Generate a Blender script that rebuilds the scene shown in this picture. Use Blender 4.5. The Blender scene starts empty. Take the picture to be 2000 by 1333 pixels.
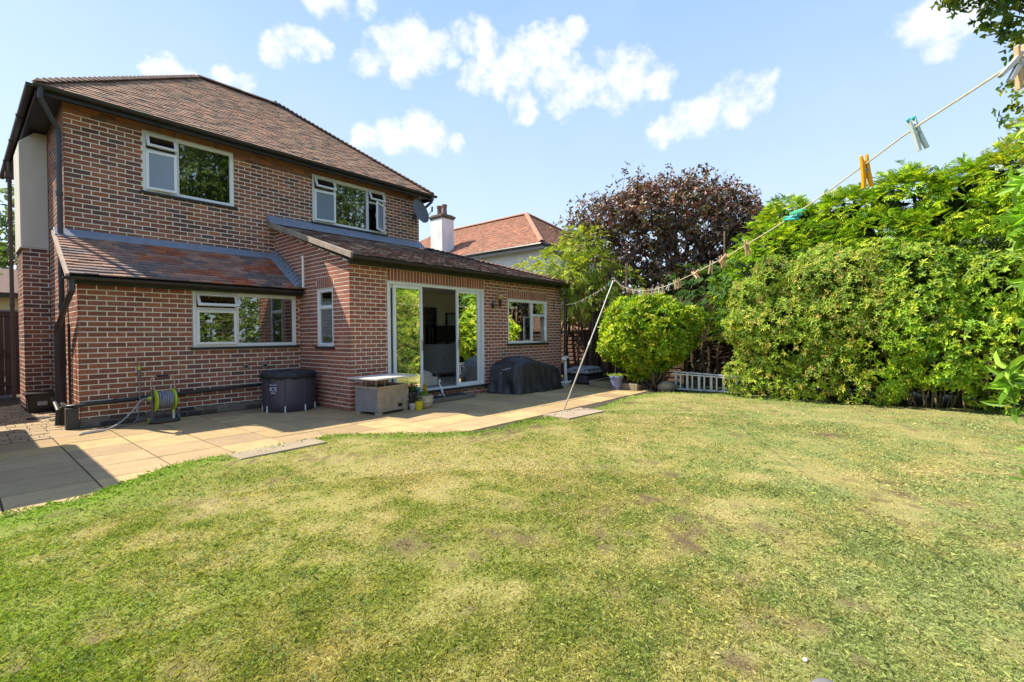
import bpy, math, random
import numpy as np
from mathutils import Vector, Matrix
R = math.radians
random.seed(7)
rng = np.random.default_rng(11)
scene = bpy.context.scene
COL = scene.collection

# ------------------------------------------------------------------ camera
cam_d = bpy.data.cameras.new('camera'); cam = bpy.data.objects.new('camera', cam_d); COL.objects.link(cam)
YAW, PIT, ROL = R(40.31), R(-0.716), R(-0.55)
fwd = Vector((math.cos(YAW)*math.cos(PIT), math.sin(YAW)*math.cos(PIT), math.sin(PIT)))
rt = Vector((math.sin(YAW), -math.cos(YAW), 0)); upv = rt.cross(fwd)
rt2 = rt*math.cos(ROL)+upv*math.sin(ROL); up2 = -rt*math.sin(ROL)+upv*math.cos(ROL)
m = Matrix((rt2, up2, -fwd)).transposed().to_4x4(); m.translation = Vector((0, 0, 1.32))
cam.matrix_world = m
cam_d.sensor_width = 36; cam_d.lens = 36*926.8/2000; cam_d.clip_start = 0.02; cam_d.clip_end = 3000
scene.camera = cam
scene.render.resolution_x = 1024; scene.render.resolution_y = 682

# ------------------------------------------------------------------ world, sun, exposure
SUNV = Vector((-.42, .68, 1.0)).normalized()          # towards the sun
SKY_STRENGTH, SUN_STRENGTH, EXPOSURE = 0.15, 3.6, 1.35
world = bpy.data.worlds.new('World'); scene.world = world; world.use_nodes = True
wt = world.node_tree; wt.nodes.clear()
def wn(t, **k):
    n = wt.nodes.new(t)
    for a, b in k.items(): setattr(n, a, b)
    return n
sky = wn('ShaderNodeTexSky', sky_type='NISHITA'); sky.sun_disc = False
sky.sun_elevation = math.asin(SUNV.z); sky.sun_rotation = math.atan2(SUNV.x, SUNV.y)
sky.air_density = 1.0; sky.dust_density = 2.2; sky.ozone_density = 1.4
geo = wn('ShaderNodeTexCoord')
PUFFS = [(0.3544,0.8060,0.4741,0.0269),(0.3761,0.7883,0.4870,0.0312),(0.4002,0.7749,0.4893,0.0274),(0.4181,0.7658,0.4886,0.0170),(0.4766,0.7336,0.4844,0.0285),(0.4959,0.7077,0.5033,0.0371),
 (0.5249,0.6734,0.5206,0.0371),(0.5521,0.6652,0.5028,0.0400),(0.5308,0.6965,0.4828,0.0335),(0.5742,0.6354,0.5163,0.0333),(0.5912,0.6072,0.5308,0.0331),(0.6172,0.5823,0.5292,0.0310),
 (0.5864,0.6357,0.5020,0.0224),(0.6310,0.6158,0.4718,0.0345),(0.6374,0.5828,0.5040,0.0338),(0.6678,0.5602,0.4901,0.0570),(0.6910,0.5191,0.5030,0.0451),(0.6991,0.4853,0.5251,0.0332),
 (0.7132,0.4568,0.5316,0.0263),(0.7145,0.5079,0.4812,0.0514),(0.7506,0.4706,0.4639,0.0459),(0.7739,0.4203,0.4738,0.0473),(0.7998,0.3832,0.4620,0.0471),(0.8218,0.3497,0.4499,0.0335),
 (0.7917,0.4198,0.4438,0.0401),(0.7455,0.5012,0.4393,0.0350),(0.7019,0.5646,0.4342,0.0330),(0.8555,0.3597,0.3724,0.0301),(0.8644,0.3247,0.3840,0.0341),(0.8764,0.2833,0.3894,0.0379),
 (0.8818,0.2417,0.4050,0.0412),(0.8903,0.2071,0.4055,0.0340),(0.8888,0.1910,0.4167,0.0231),(0.8937,0.2366,0.3811,0.0273),(0.5046,0.7801,0.3700,0.0280),(0.5363,0.7527,0.3819,0.0375),
 (0.5721,0.7219,0.3894,0.0378),(0.6054,0.7021,0.3749,0.0336),(0.6352,0.6768,0.3721,0.0193),(0.2089,0.8894,0.4066,0.0211),(0.2266,0.8806,0.4162,0.0233),(0.2459,0.8768,0.4132,0.0178),
 (0.2944,0.8575,0.4219,0.0224),(0.3185,0.8496,0.4204,0.0207),(0.3958,0.7391,0.5451,0.0244),(0.4216,0.7208,0.5502,0.0247),(0.4513,0.6999,0.5537,0.0229),(0.8992,-0.0018,0.4376,0.0304),
 (0.8998,-0.0237,0.4357,0.0350),(0.9115,-0.0294,0.4103,0.0265),(0.9006,-0.0498,0.4317,0.0342),(.60,-.70,.45,.09),(.68,-.62,.46,.07),(.1,-.85,.5,.10),
 (.2,-.83,.52,.07),(-.6,-.6,.5,.1),(-.5,-.68,.52,.07),(-.9,.1,.45,.1),(.85,-.45,.35,.06)]
def vm(op, a, b=None):
    n = wn('ShaderNodeVectorMath', operation=op)
    wt.links.new(a, n.inputs[0])
    if b is not None:
        if isinstance(b, (tuple, list, Vector)): n.inputs[1].default_value = b
        else: wt.links.new(b, n.inputs[1])
    return n
def mt(op, a, b=None, c=None, clamp=False):
    n = wn('ShaderNodeMath', operation=op); n.use_clamp = clamp
    for i, x in enumerate((a, b, c)):
        if x is None: continue
        if isinstance(x, (int, float)): n.inputs[i].default_value = x
        else: wt.links.new(x, n.inputs[i])
    return n.outputs[0]
D = geo.outputs['Generated']
acc = None
for px_, py_, pz_, pr_ in PUFFS:
    pr_ *= .96
    c = Vector((px_, py_, pz_)).normalized()
    e = mt('MULTIPLY_ADD', vm('DOT_PRODUCT', D, tuple(c)).outputs['Value'], 2/pr_**2, 1-2/pr_**2)
    acc = e if acc is None else mt('SMOOTH_MAX', acc, e, .35)
acc = mt('MAXIMUM', acc, -2.5)
def noise(scale, det, rough, src):
    n = wn('ShaderNodeTexNoise'); n.inputs['Scale'].default_value = scale; n.inputs['Detail'].default_value = det
    n.inputs['Roughness'].default_value = rough; wt.links.new(src, n.inputs['Vector']); return n
strv = vm('MULTIPLY', D, (1, 1, 1.15)).outputs[0]
nz = noise(22, 12, .62, strv); nz2 = noise(5, 4, .5, strv); nz3 = noise(60, 5, .6, strv)
dens = mt('ADD', mt('ADD', acc, .22), mt('MULTIPLY', mt('SUBTRACT', nz.outputs['Fac'], .52), 4.0))
dens = mt('ADD', dens, mt('MULTIPLY', mt('SUBTRACT', nz3.outputs['Fac'], .5), .6))
mr = wn('ShaderNodeMapRange', interpolation_type='SMOOTHSTEP'); wt.links.new(dens, mr.inputs[0])
mr.inputs[1].default_value = -.2; mr.inputs[2].default_value = 1.25; mr.inputs[3].default_value = 0; mr.inputs[4].default_value = .93
# thin high veil everywhere, very faint
veil = mt('MULTIPLY', mt('SUBTRACT', nz2.outputs['Fac'], .5, clamp=True), .25)
alpha = mt('MAXIMUM', mr.outputs[0], veil)
ccol = wn('ShaderNodeMix', data_type='RGBA'); wt.links.new(mt('MULTIPLY_ADD', nz.outputs['Fac'], 2.2, -.45, clamp=True), ccol.inputs[0])
ccol.inputs[6].default_value = (2.2, 2.5, 2.95, 1); ccol.inputs[7].default_value = (3.0, 3.05, 3.1, 1)
# the pale band of air towards the horizon
sep = wn('ShaderNodeSeparateXYZ'); wt.links.new(D, sep.inputs[0])
hz = wn('ShaderNodeMapRange'); wt.links.new(sep.outputs[2], hz.inputs[0]); hz.inputs[1].default_value = .05; hz.inputs[2].default_value = .62
hz.inputs[3].default_value = 0; hz.inputs[4].default_value = 1
skm = wn('ShaderNodeMix', data_type='RGBA'); wt.links.new(hz.outputs[0], skm.inputs[0])
skm.inputs[6].default_value = (2.2, 2.68, 3.15, 1); skm.inputs[7].default_value = (.98, 1.60, 2.85, 1)
sk2 = wn('ShaderNodeMix', data_type='RGBA'); sk2.inputs[0].default_value = .90; wt.links.new(sky.outputs[0], sk2.inputs[6]); wt.links.new(skm.outputs[2], sk2.inputs[7]); skm = sk2
mix = wn('ShaderNodeMix', data_type='RGBA'); wt.links.new(alpha, mix.inputs[0])
wt.links.new(skm.outputs[2], mix.inputs[6]); wt.links.new(ccol.outputs[2], mix.inputs[7])
bg = wn('ShaderNodeBackground'); wt.links.new(mix.outputs[2], bg.inputs[0]); bg.inputs[1].default_value = SKY_STRENGTH
wo = wn('ShaderNodeOutputWorld'); wt.links.new(bg.outputs[0], wo.inputs[0])
sd = bpy.data.lights.new('sun', 'SUN'); sd.energy = SUN_STRENGTH; sd.angle = R(.55); sd.color = (1, .90, .72)
so = bpy.data.objects.new('sun', sd); COL.objects.link(so); so.rotation_euler = SUNV.to_track_quat('Z', 'Y').to_euler()
so.location = (0, 0, 30)
vs = scene.view_settings; vs.view_transform = 'Standard'; vs.look = 'None'; vs.gamma = 1; vs.exposure = EXPOSURE; vs.use_curve_mapping = False
scene.cycles.max_bounces = 8; scene.cycles.transparent_max_bounces = 12; scene.cycles.use_denoising = True; scene.cycles.denoiser = 'OPENIMAGEDENOISE'; scene.cycles.denoising_prefilter = 'NONE'; scene.cycles.denoising_input_passes = 'RGB_ALBEDO_NORMAL'
scene.cycles.sample_clamp_indirect = 8; scene.cycles.caustics_reflective = False; scene.cycles.caustics_refractive = False

# ------------------------------------------------------------------ materials
MATS = {}
def mat(name, col, rough=.7, metal=0., var=.12, vscale=6., bump=0., bscale=60., spec=.5, var2=0., v2scale=40., coat=0., stretch=None):
    if name in MATS: return MATS[name]
    M_ = bpy.data.materials.new(name); M_.use_nodes = True; t = M_.node_tree; b = t.nodes['Principled BSDF']
    b.inputs['Roughness'].default_value = rough; b.inputs['Metallic'].default_value = metal
    b.inputs['Specular IOR Level'].default_value = spec; b.inputs['Coat Weight'].default_value = coat
    tc = t.nodes.new('ShaderNodeTexCoord'); src = tc.outputs['Object']
    if stretch:
        mp = t.nodes.new('ShaderNodeMapping'); mp.inputs['Scale'].default_value = stretch; t.links.new(src, mp.inputs[0]); src = mp.outputs[0]
    def nz(s, d=5):
        n = t.nodes.new('ShaderNodeTexNoise'); n.inputs['Scale'].default_value = s; n.inputs['Detail'].default_value = d
        t.links.new(src, n.inputs['Vector']); return n
    n1 = nz(vscale); mx = t.nodes.new('ShaderNodeMix'); mx.data_type = 'RGBA'
    t.links.new(n1.outputs['Fac'], mx.inputs[0])
    k0, k1 = 1-var*2, 1+var*2
    mx.inputs[6].default_value = (*[max(0, c*k0) for c in col], 1); mx.inputs[7].default_value = (*[min(1, c*k1) for c in col], 1)
    out = mx.outputs[2]
    if var2:
        n2 = nz(v2scale, 3); m2 = t.nodes.new('ShaderNodeMix'); m2.data_type = 'RGBA'; m2.blend_type = 'MULTIPLY'; m2.inputs[0].default_value = 1
        rp = t.nodes.new('ShaderNodeMapRange'); t.links.new(n2.outputs['Fac'], rp.inputs[0]); rp.inputs[1].default_value = .3; rp.inputs[2].default_value = .7
        rp.inputs[3].default_value = 1-var2; rp.inputs[4].default_value = 1+var2*.4
        t.links.new(out, m2.inputs[6]); t.links.new(rp.outputs[0], m2.inputs[7]); out = m2.outputs[2]
    t.links.new(out, b.inputs['Base Color'])
    if bump:
        n3 = nz(bscale, 4); bp = t.nodes.new('ShaderNodeBump'); bp.inputs['Strength'].default_value = bump; bp.inputs['Distance'].default_value = .01
        t.links.new(n3.outputs['Fac'], bp.inputs['Height']); t.links.new(bp.outputs[0], b.inputs['Normal'])
    MATS[name] = M_; return M_

def attr_mat(name, mode, rough=.85, grain=.35, gscale=55., bump=.5, trans=0., spec=.3, stain=0., stainscale=1.2, staincol=(.5,.5,.5)):
    """base colour comes from the colour attribute 'Col' (mode 'attr') or from the object's colour (mode 'obj')"""
    M_ = bpy.data.materials.new(name); M_.use_nodes = True; t = M_.node_tree; b = t.nodes['Principled BSDF']
    b.inputs['Roughness'].default_value = rough; b.inputs['Specular IOR Level'].default_value = spec
    if mode == 'attr':
        a = t.nodes.new('ShaderNodeAttribute'); a.attribute_name = 'Col'; out = a.outputs['Color']
    else:
        a = t.nodes.new('ShaderNodeObjectInfo'); out = a.outputs['Color']
    g = t.nodes.new('ShaderNodeNewGeometry')
    def mul(out, fac, lo, hi):
        rp = t.nodes.new('ShaderNodeMapRange'); t.links.new(fac, rp.inputs[0]); rp.inputs[1].default_value = .3; rp.inputs[2].default_value = .7
        rp.inputs[3].default_value = lo; rp.inputs[4].default_value = hi
        m2 = t.nodes.new('ShaderNodeMix'); m2.data_type = 'RGBA'; m2.blend_type = 'MULTIPLY'; m2.inputs[0].default_value = 1
        t.links.new(out, m2.inputs[6]); t.links.new(rp.outputs[0], m2.inputs[7]); return m2.outputs[2]
    if grain:
        n = t.nodes.new('ShaderNodeTexNoise'); n.inputs['Scale'].default_value = gscale; n.inputs['Detail'].default_value = 5
        t.links.new(g.outputs['Position'], n.inputs['Vector']); out = mul(out, n.outputs['Fac'], 1-grain, 1+grain*.6)
        if bump:
            bp = t.nodes.new('ShaderNodeBump'); bp.inputs['Strength'].default_value = bump; bp.inputs['Distance'].default_value = .006
            t.links.new(n.outputs['Fac'], bp.inputs['Height']); t.links.new(bp.outputs[0], b.inputs['Normal'])
    if stain:
        n = t.nodes.new('ShaderNodeTexNoise'); n.inputs['Scale'].default_value = stainscale; n.inputs['Detail'].default_value = 6; n.inputs['Roughness'].default_value = .65
        t.links.new(g.outputs['Position'], n.inputs['Vector'])
        rp = t.nodes.new('ShaderNodeMapRange'); t.links.new(n.outputs['Fac'], rp.inputs[0]); rp.inputs[1].default_value = .44; rp.inputs[2].default_value = .68
        rp.inputs[3].default_value = 0; rp.inputs[4].default_value = stain
        m3 = t.nodes.new('ShaderNodeMix'); m3.data_type = 'RGBA'; t.links.new(rp.outputs[0], m3.inputs[0]); t.links.new(out, m3.inputs[6])
        m3.inputs[7].default_value = (*staincol, 1); out = m3.outputs[2]
    t.links.new(out, b.inputs['Base Color'])
    if trans:
        tr = t.nodes.new('ShaderNodeBsdfTranslucent'); mm = t.nodes.new('ShaderNodeMix'); mm.data_type = 'RGBA'; mm.blend_type = 'MULTIPLY'; mm.inputs[0].default_value = 1
        t.links.new(out, mm.inputs[6]); mm.inputs[7].default_value = (1.5, 1.45, .55, 1); t.links.new(mm.outputs[2], tr.inputs[0])
        ms = t.nodes.new('ShaderNodeMixShader'); ms.inputs[0].default_value = trans
        t.links.new(b.outputs[0], ms.inputs[1]); t.links.new(tr.outputs[0], ms.inputs[2]); t.links.new(ms.outputs[0], t.nodes['Material Output'].inputs[0])
    return M_
BRICK_A = attr_mat('brick_joined', 'attr', stain=.22, stainscale=2.1, staincol=(.26,.19,.15)); BRICK_O = attr_mat('brick_piece', 'obj', stain=.22, stainscale=2.1, staincol=(.26,.19,.15))
TILE_A = attr_mat('tile_joined', 'attr', grain=.3, gscale=40, stain=.35, stainscale=2.2, staincol=(.13,.12,.09))
TILE_O = attr_mat('tile_piece', 'obj', grain=.3, gscale=40, stain=.3, stainscale=2.2, staincol=(.12,.11,.09))
SLAB_O = attr_mat('paving_slab', 'obj', grain=.14, gscale=30, rough=.9, bump=.3, stain=.55, stainscale=3.1, staincol=(.25,.185,.105))
LEAF = attr_mat('leaf', 'attr', rough=.45, grain=0, trans=.32, spec=.32)
LEAF_O = attr_mat('leaf_piece', 'obj', rough=.42, grain=0, trans=.30, spec=.35)
NEEDLE = attr_mat('needle', 'attr', rough=.6, grain=0, trans=.22, spec=.3)
GRASS = attr_mat('grass_blade', 'attr', rough=.6, grain=0, trans=.25, spec=.25)
BARK = mat('bark', (.12,.085,.06), .9, var=.3, vscale=14, bump=.6, bscale=30)
TWIG = mat('dead_twig', (.17,.10,.06), .9, var=.3, vscale=9)
MORTAR = mat('mortar', (.86,.78,.66), .95, var=.10, vscale=5, bump=.3, bscale=80, var2=.15)
MORTAR2 = mat('mortar_brown', (.26,.13,.085), .95, var=.15, vscale=5, bump=.3, bscale=80)
MORTAR_D = mat('mortar_pink', (.84,.74,.64), .95, var=.10, vscale=5, bump=.3, bscale=80, var2=.15)
WHITE = mat('white_upvc', (.78,.79,.80), .35, var=.02, vscale=3)
BLACKW = mat('black_timber', (.018,.017,.016), .5, var=.3, vscale=5, bump=.15, bscale=25)
BLACKP = mat('black_plastic', (.02,.02,.022), .35, var=.15)
IRONB = mat('weathered_gutter', (.030,.026,.024), .55, var=.3, vscale=7)
LEAD = mat('lead_flashing', (.20,.23,.29), .55, var=.15, vscale=9, bump=.2, bscale=20)
SILL = mat('sill_black', (.02,.02,.022), .45, var=.1)
CREAM = mat('cream_render', (.62,.58,.50), .9, var=.06, vscale=2.5, bump=.35, bscale=90, var2=.10, v2scale=3, stretch=(1,1,.35))
PLASTER = mat('room_plaster', (.84,.79,.70), .85, var=.03, vscale=2)
CEIL = mat('room_ceiling', (.86,.85,.82), .9, var=.02)
CARPET = mat('grey_carpet', (.50,.49,.50), .95, var=.08, vscale=40)
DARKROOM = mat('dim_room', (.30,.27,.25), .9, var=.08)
CONC = mat('concrete', (.31,.25,.17), .9, var=.14, vscale=4, bump=.5, bscale=60, var2=.18)
SOILM = mat('bed_joint_sand', (.055,.042,.028), .95, var=.2, vscale=10)
def glass_mat(name, tint=(.93,.96,.95), boost=.09):
    M_ = bpy.data.materials.new(name); M_.use_nodes = True; t = M_.node_tree; t.nodes.remove(t.nodes['Principled BSDF'])
    tr = t.nodes.new('ShaderNodeBsdfTransparent'); tr.inputs[0].default_value = (*tint, 1)
    gl = t.nodes.new('ShaderNodeBsdfGlossy'); gl.inputs['Roughness'].default_value = .004; gl.inputs[0].default_value = (1, 1, 1, 1)
    fr = t.nodes.new('ShaderNodeFresnel'); fr.inputs[0].default_value = 1.6
    ad = t.nodes.new('ShaderNodeMath'); ad.operation = 'MULTIPLY_ADD'; ad.use_clamp = True; t.links.new(fr.outputs[0], ad.inputs[0]); ad.inputs[1].default_value = 1.25; ad.inputs[2].default_value = boost
    n = t.nodes.new('ShaderNodeTexNoise'); n.inputs['Scale'].default_value = 1.6; tc = t.nodes.new('ShaderNodeTexCoord'); t.links.new(tc.outputs['Object'], n.inputs[0])
    bp = t.nodes.new('ShaderNodeBump'); bp.inputs['Strength'].default_value = .05; bp.inputs['Distance'].default_value = .03; t.links.new(n.outputs['Fac'], bp.inputs['Height']); t.links.new(bp.outputs[0], gl.inputs['Normal'])
    ms = t.nodes.new('ShaderNodeMixShader'); t.links.new(ad.outputs[0], ms.inputs[0]); t.links.new(tr.outputs[0], ms.inputs[1]); t.links.new(gl.outputs[0], ms.inputs[2])
    t.links.new(ms.outputs[0], t.nodes['Material Output'].inputs[0]); return M_
GLASS = glass_mat('window_glass'); 
FROST = mat('obscure_glass', (.20,.25,.31), .16, var=.06, vscale=3, spec=.9)  # blue-grey base colour stands in for sky reflected in the obscure glass

# ------------------------------------------------------------------ object helpers
WL = {}
def empty(name, loc=(0, 0, 0), label=None, cat=None, group=None, rz=0., kind=None):
    o = bpy.data.objects.new(name, None); COL.objects.link(o); o.location = loc; o.rotation_euler = (0, 0, rz); o.empty_display_size = .1
    WL[o.name] = Vector(loc) if rz == 0 else None
    tag(o, label, cat, group, kind); return o
def tag(o, label=None, cat=None, group=None, kind=None):
    if label: o['label'] = label
    if cat: o['category'] = cat
    if group: o['group'] = group
    if kind: o['kind'] = kind
    return o
def link(name, me, parent=None, world=True):
    o = bpy.data.objects.new(name, me); COL.objects.link(o)
    if parent is not None:
        o.parent = parent
        if world:
            base = WL.get(parent.name)
            if base is not None: o.location = -base
            WL[o.name] = Vector((0, 0, 0))
        else: WL[o.name] = Vector((0, 0, 0))
    else: WL[o.name] = Vector((0, 0, 0))
    return o
class MB:
    def __init__(s, T=None): s.v = []; s.f = []; s.c = []; s.mi = []; s.T = T; s.cur = 0; s.col = (.5, .5, .5)
    def add(s, vs, fs):
        b = len(s.v)
        s.v += [tuple(s.T @ Vector(p)) if s.T is not None else tuple(p) for p in vs]
        for f in fs: s.f.append(tuple(b+i for i in f)); s.mi.append(s.cur); s.c.append(s.col)
        return s
    def box(s, x0, x1, y0, y1, z0, z1):
        v = [(x0,y0,z0),(x1,y0,z0),(x1,y1,z0),(x0,y1,z0),(x0,y0,z1),(x1,y0,z1),(x1,y1,z1),(x0,y1,z1)]
        return s.add(v, [(0,3,2,1),(4,5,6,7),(0,1,5,4),(1,2,6,5),(2,3,7,6),(3,0,4,7)])
    def hexa(s, v): return s.add(v, [(0,3,2,1),(4,5,6,7),(0,1,5,4),(1,2,6,5),(2,3,7,6),(3,0,4,7)])
    def prism(s, poly, off):     # poly: list of 3D points, extruded by vector off
        n = len(poly); off = Vector(off)
        v = [Vector(p) for p in poly]+[Vector(p)+off for p in poly]
        return s.add(v, [tuple(range(n))[::-1], tuple(range(n, 2*n))]+[(i, (i+1) % n, n+(i+1) % n, n+i) for i in range(n)])
    def tube(s, pts, r, seg=8, caps=True):
        pts = [Vector(p) for p in pts]; n = len(pts); rs = r if isinstance(r, (list, tuple)) else [r]*n
        ref = None; vv = []; ff = []
        for i, p in enumerate(pts):
            t = (pts[min(i+1, n-1)]-pts[max(i-1, 0)]).normalized()
            if ref is None: ref = t.orthogonal().normalized()
            ref = (ref-t*ref.dot(t)).normalized(); b = t.cross(ref)
            for k in range(seg):
                a = 2*math.pi*k/seg; vv.append(p+(ref*math.cos(a)+b*math.sin(a))*rs[i])
        for i in range(n-1):
            for k in range(seg): ff.append((i*seg+k, i*seg+(k+1) % seg, (i+1)*seg+(k+1) % seg, (i+1)*seg+k))
        if caps: ff.append(tuple(range(seg))[::-1]); ff.append(tuple((n-1)*seg+k for k in range(seg)))
        return s.add(vv, ff)
    def lathe(s, prof, c=(0, 0, 0), seg=24):     # prof: (r,z) from bottom to top
        vv = []; ff = []; n = len(prof)
        for r, z in prof:
            for k in range(seg):
                a = 2*math.pi*k/seg; vv.append((c[0]+r*math.cos(a), c[1]+r*math.sin(a), c[2]+z))
        for i in range(n-1):
            for k in range(seg): ff.append((i*seg+k, i*seg+(k+1) % seg, (i+1)*seg+(k+1) % seg, (i+1)*seg+k))
        ff.append(tuple(range(seg))[::-1]); ff.append(tuple((n-1)*seg+k for k in range(seg)))
        return s.add(vv, ff)
    def ball(s, c, r, seg=10, rings=6, sc=(1, 1, 1)):
        vv = [(c[0], c[1], c[2]-r*sc[2])]; ff = []
        for i in range(1, rings):
            a = -math.pi/2+math.pi*i/rings
            for k in range(seg):
                b = 2*math.pi*k/seg; vv.append((c[0]+r*sc[0]*math.cos(a)*math.cos(b), c[1]+r*sc[1]*math.cos(a)*math.sin(b), c[2]+r*sc[2]*math.sin(a)))
        vv.append((c[0], c[1], c[2]+r*sc[2])); L = len(vv)-1
        for k in range(seg): ff.append((0, 1+(k+1) % seg, 1+k)); ff.append((L, L-seg+k, L-seg+(k+1) % seg))
        for i in range(rings-2):
            for k in range(seg): ff.append((1+i*seg+k, 1+i*seg+(k+1) % seg, 1+(i+1)*seg+(k+1) % seg, 1+(i+1)*seg+k))
        return s.add(vv, ff)
    def mesh(s, name, mats, smooth=False, col=False, bevel=0):
        me = bpy.data.meshes.new(name); me.from_pydata(s.v, [], s.f)
        for m_ in (mats if isinstance(mats, (list, tuple)) else [mats]): me.materials.append(m_)
        me.polygons.foreach_set('material_index', s.mi)
        if smooth: me.polygons.foreach_set('use_smooth', [True]*len(s.f))
        if col:
            a = me.color_attributes.new('Col', 'FLOAT_COLOR', 'CORNER'); arr = []
            for f, c in zip(s.f, s.c): arr += [*c, 1.0]*len(f)
            a.data.foreach_set('color', arr)
        me.update(); return me
    def build(s, name, mats, parent=None, smooth=False, col=False, bevel=0, world=True, seg=2):
        o = link(name, s.mesh(name, mats, smooth, col), parent, world)
        if bevel:
            bm_ = o.modifiers.new('bevel', 'BEVEL'); bm_.width = bevel; bm_.segments = seg; bm_.limit_method = 'ANGLE'; bm_.angle_limit = R(40)
        if smooth and not bevel:
            pass
        return o
def npmesh(name, V, Fq, mats, cols=None, tri=False):
    """V (n,3); Fq (m,k) faces; cols per vertex (n,3)"""
    me = bpy.data.meshes.new(name); k = Fq.shape[1]
    me.vertices.add(len(V)); me.vertices.foreach_set('co', V.astype(np.float32).ravel())
    me.loops.add(Fq.size); me.loops.foreach_set('vertex_index', Fq.astype(np.int32).ravel())
    me.polygons.add(len(Fq)); me.polygons.foreach_set('loop_start', np.arange(0, Fq.size, k, dtype=np.int32))
    me.update(calc_edges=True)
    me.materials.append(mats)
    if cols is not None:
        a = me.color_attributes.new('Col', 'FLOAT_COLOR', 'POINT'); a.data.foreach_set('color', np.c_[cols, np.ones(len(cols))].astype(np.float32).ravel())
    return me
def copy_tree(o, parent=None):
    c = o.copy(); COL.objects.link(c); c.parent = parent; WL[c.name] = WL.get(o.name)
    for ch in o.children: copy_tree(ch, c)
    return c
def uvec(a): a = np.asarray(a, float); return a/np.maximum(np.linalg.norm(a, axis=-1, keepdims=True), 1e-9)
class VN:     # smooth value noise in 2D / 3D
    def __init__(s, seed): s.t = np.random.default_rng(seed).random((64, 64))
    def __call__(s, x, y):
        xi = np.floor(x).astype(int); yi = np.floor(y).astype(int); fx = x-xi; fy = y-yi; fx = fx*fx*(3-2*fx); fy = fy*fy*(3-2*fy)
        g = lambda a, b: s.t[a % 64, b % 64]
        return (g(xi, yi)*(1-fx)+g(xi+1, yi)*fx)*(1-fy)+(g(xi, yi+1)*(1-fx)+g(xi+1, yi+1)*fx)*fy
    def fbm(s, x, y, o=4):
        r = 0; a = .5
        for i in range(o): r = r+a*s(x*2**i+i*7.3, y*2**i+i*3.1); a *= .5
        return r/(1-.5**o)
VNA, VNB, VNC = VN(1), VN(2), VN(3)

# ------------------------------------------------------------------ brick walls
BK = []         # candidates that become objects of their own: (distance, wall core, placement...)
brick_unit = MB().box(-.5, .5, 0, 1, -.5, .5).mesh('brick', BRICK_O)
tile_unit = MB().box(-.5, .5, 0, 1, 0, 1).mesh('tile', TILE_O)
CAM = Vector((0, 0, 1.32))
def subtract(rects, hole):
    out = []
    a, b, c, d = hole
    for (x0, x1, z0, z1) in rects:
        if x1 <= a or x0 >= b or z1 <= c or z0 >= d: out.append((x0, x1, z0, z1)); continue
        if x0 < a: out.append((x0, a-.005, z0, z1))
        if x1 > b: out.append((b+.005, x1, z0, z1))
        xa, xb = max(x0, a), min(x1, b)
        if z0 < c: out.append((xa, xb, z0, c-.004))
        if z1 > d: out.append((xa, xb, d+.004, z1))
    return out
PAL_MAIN = [(.34,.125,.072),(.27,.105,.065),(.38,.145,.078),(.20,.088,.063),(.30,.110,.066),(.15,.076,.062),(.44,.16,.076),(.27,.115,.073)]
PAL_OR = [(.46,.165,.07),(.42,.14,.065)]
PAL_EXT = [(.44,.145,.085),(.38,.125,.078),(.47,.17,.095),(.34,.14,.10),(.41,.145,.085)]
PAL_LT = [(.38,.145,.084),(.33,.125,.077),(.41,.16,.088),(.27,.108,.072),(.35,.132,.077)]
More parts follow.
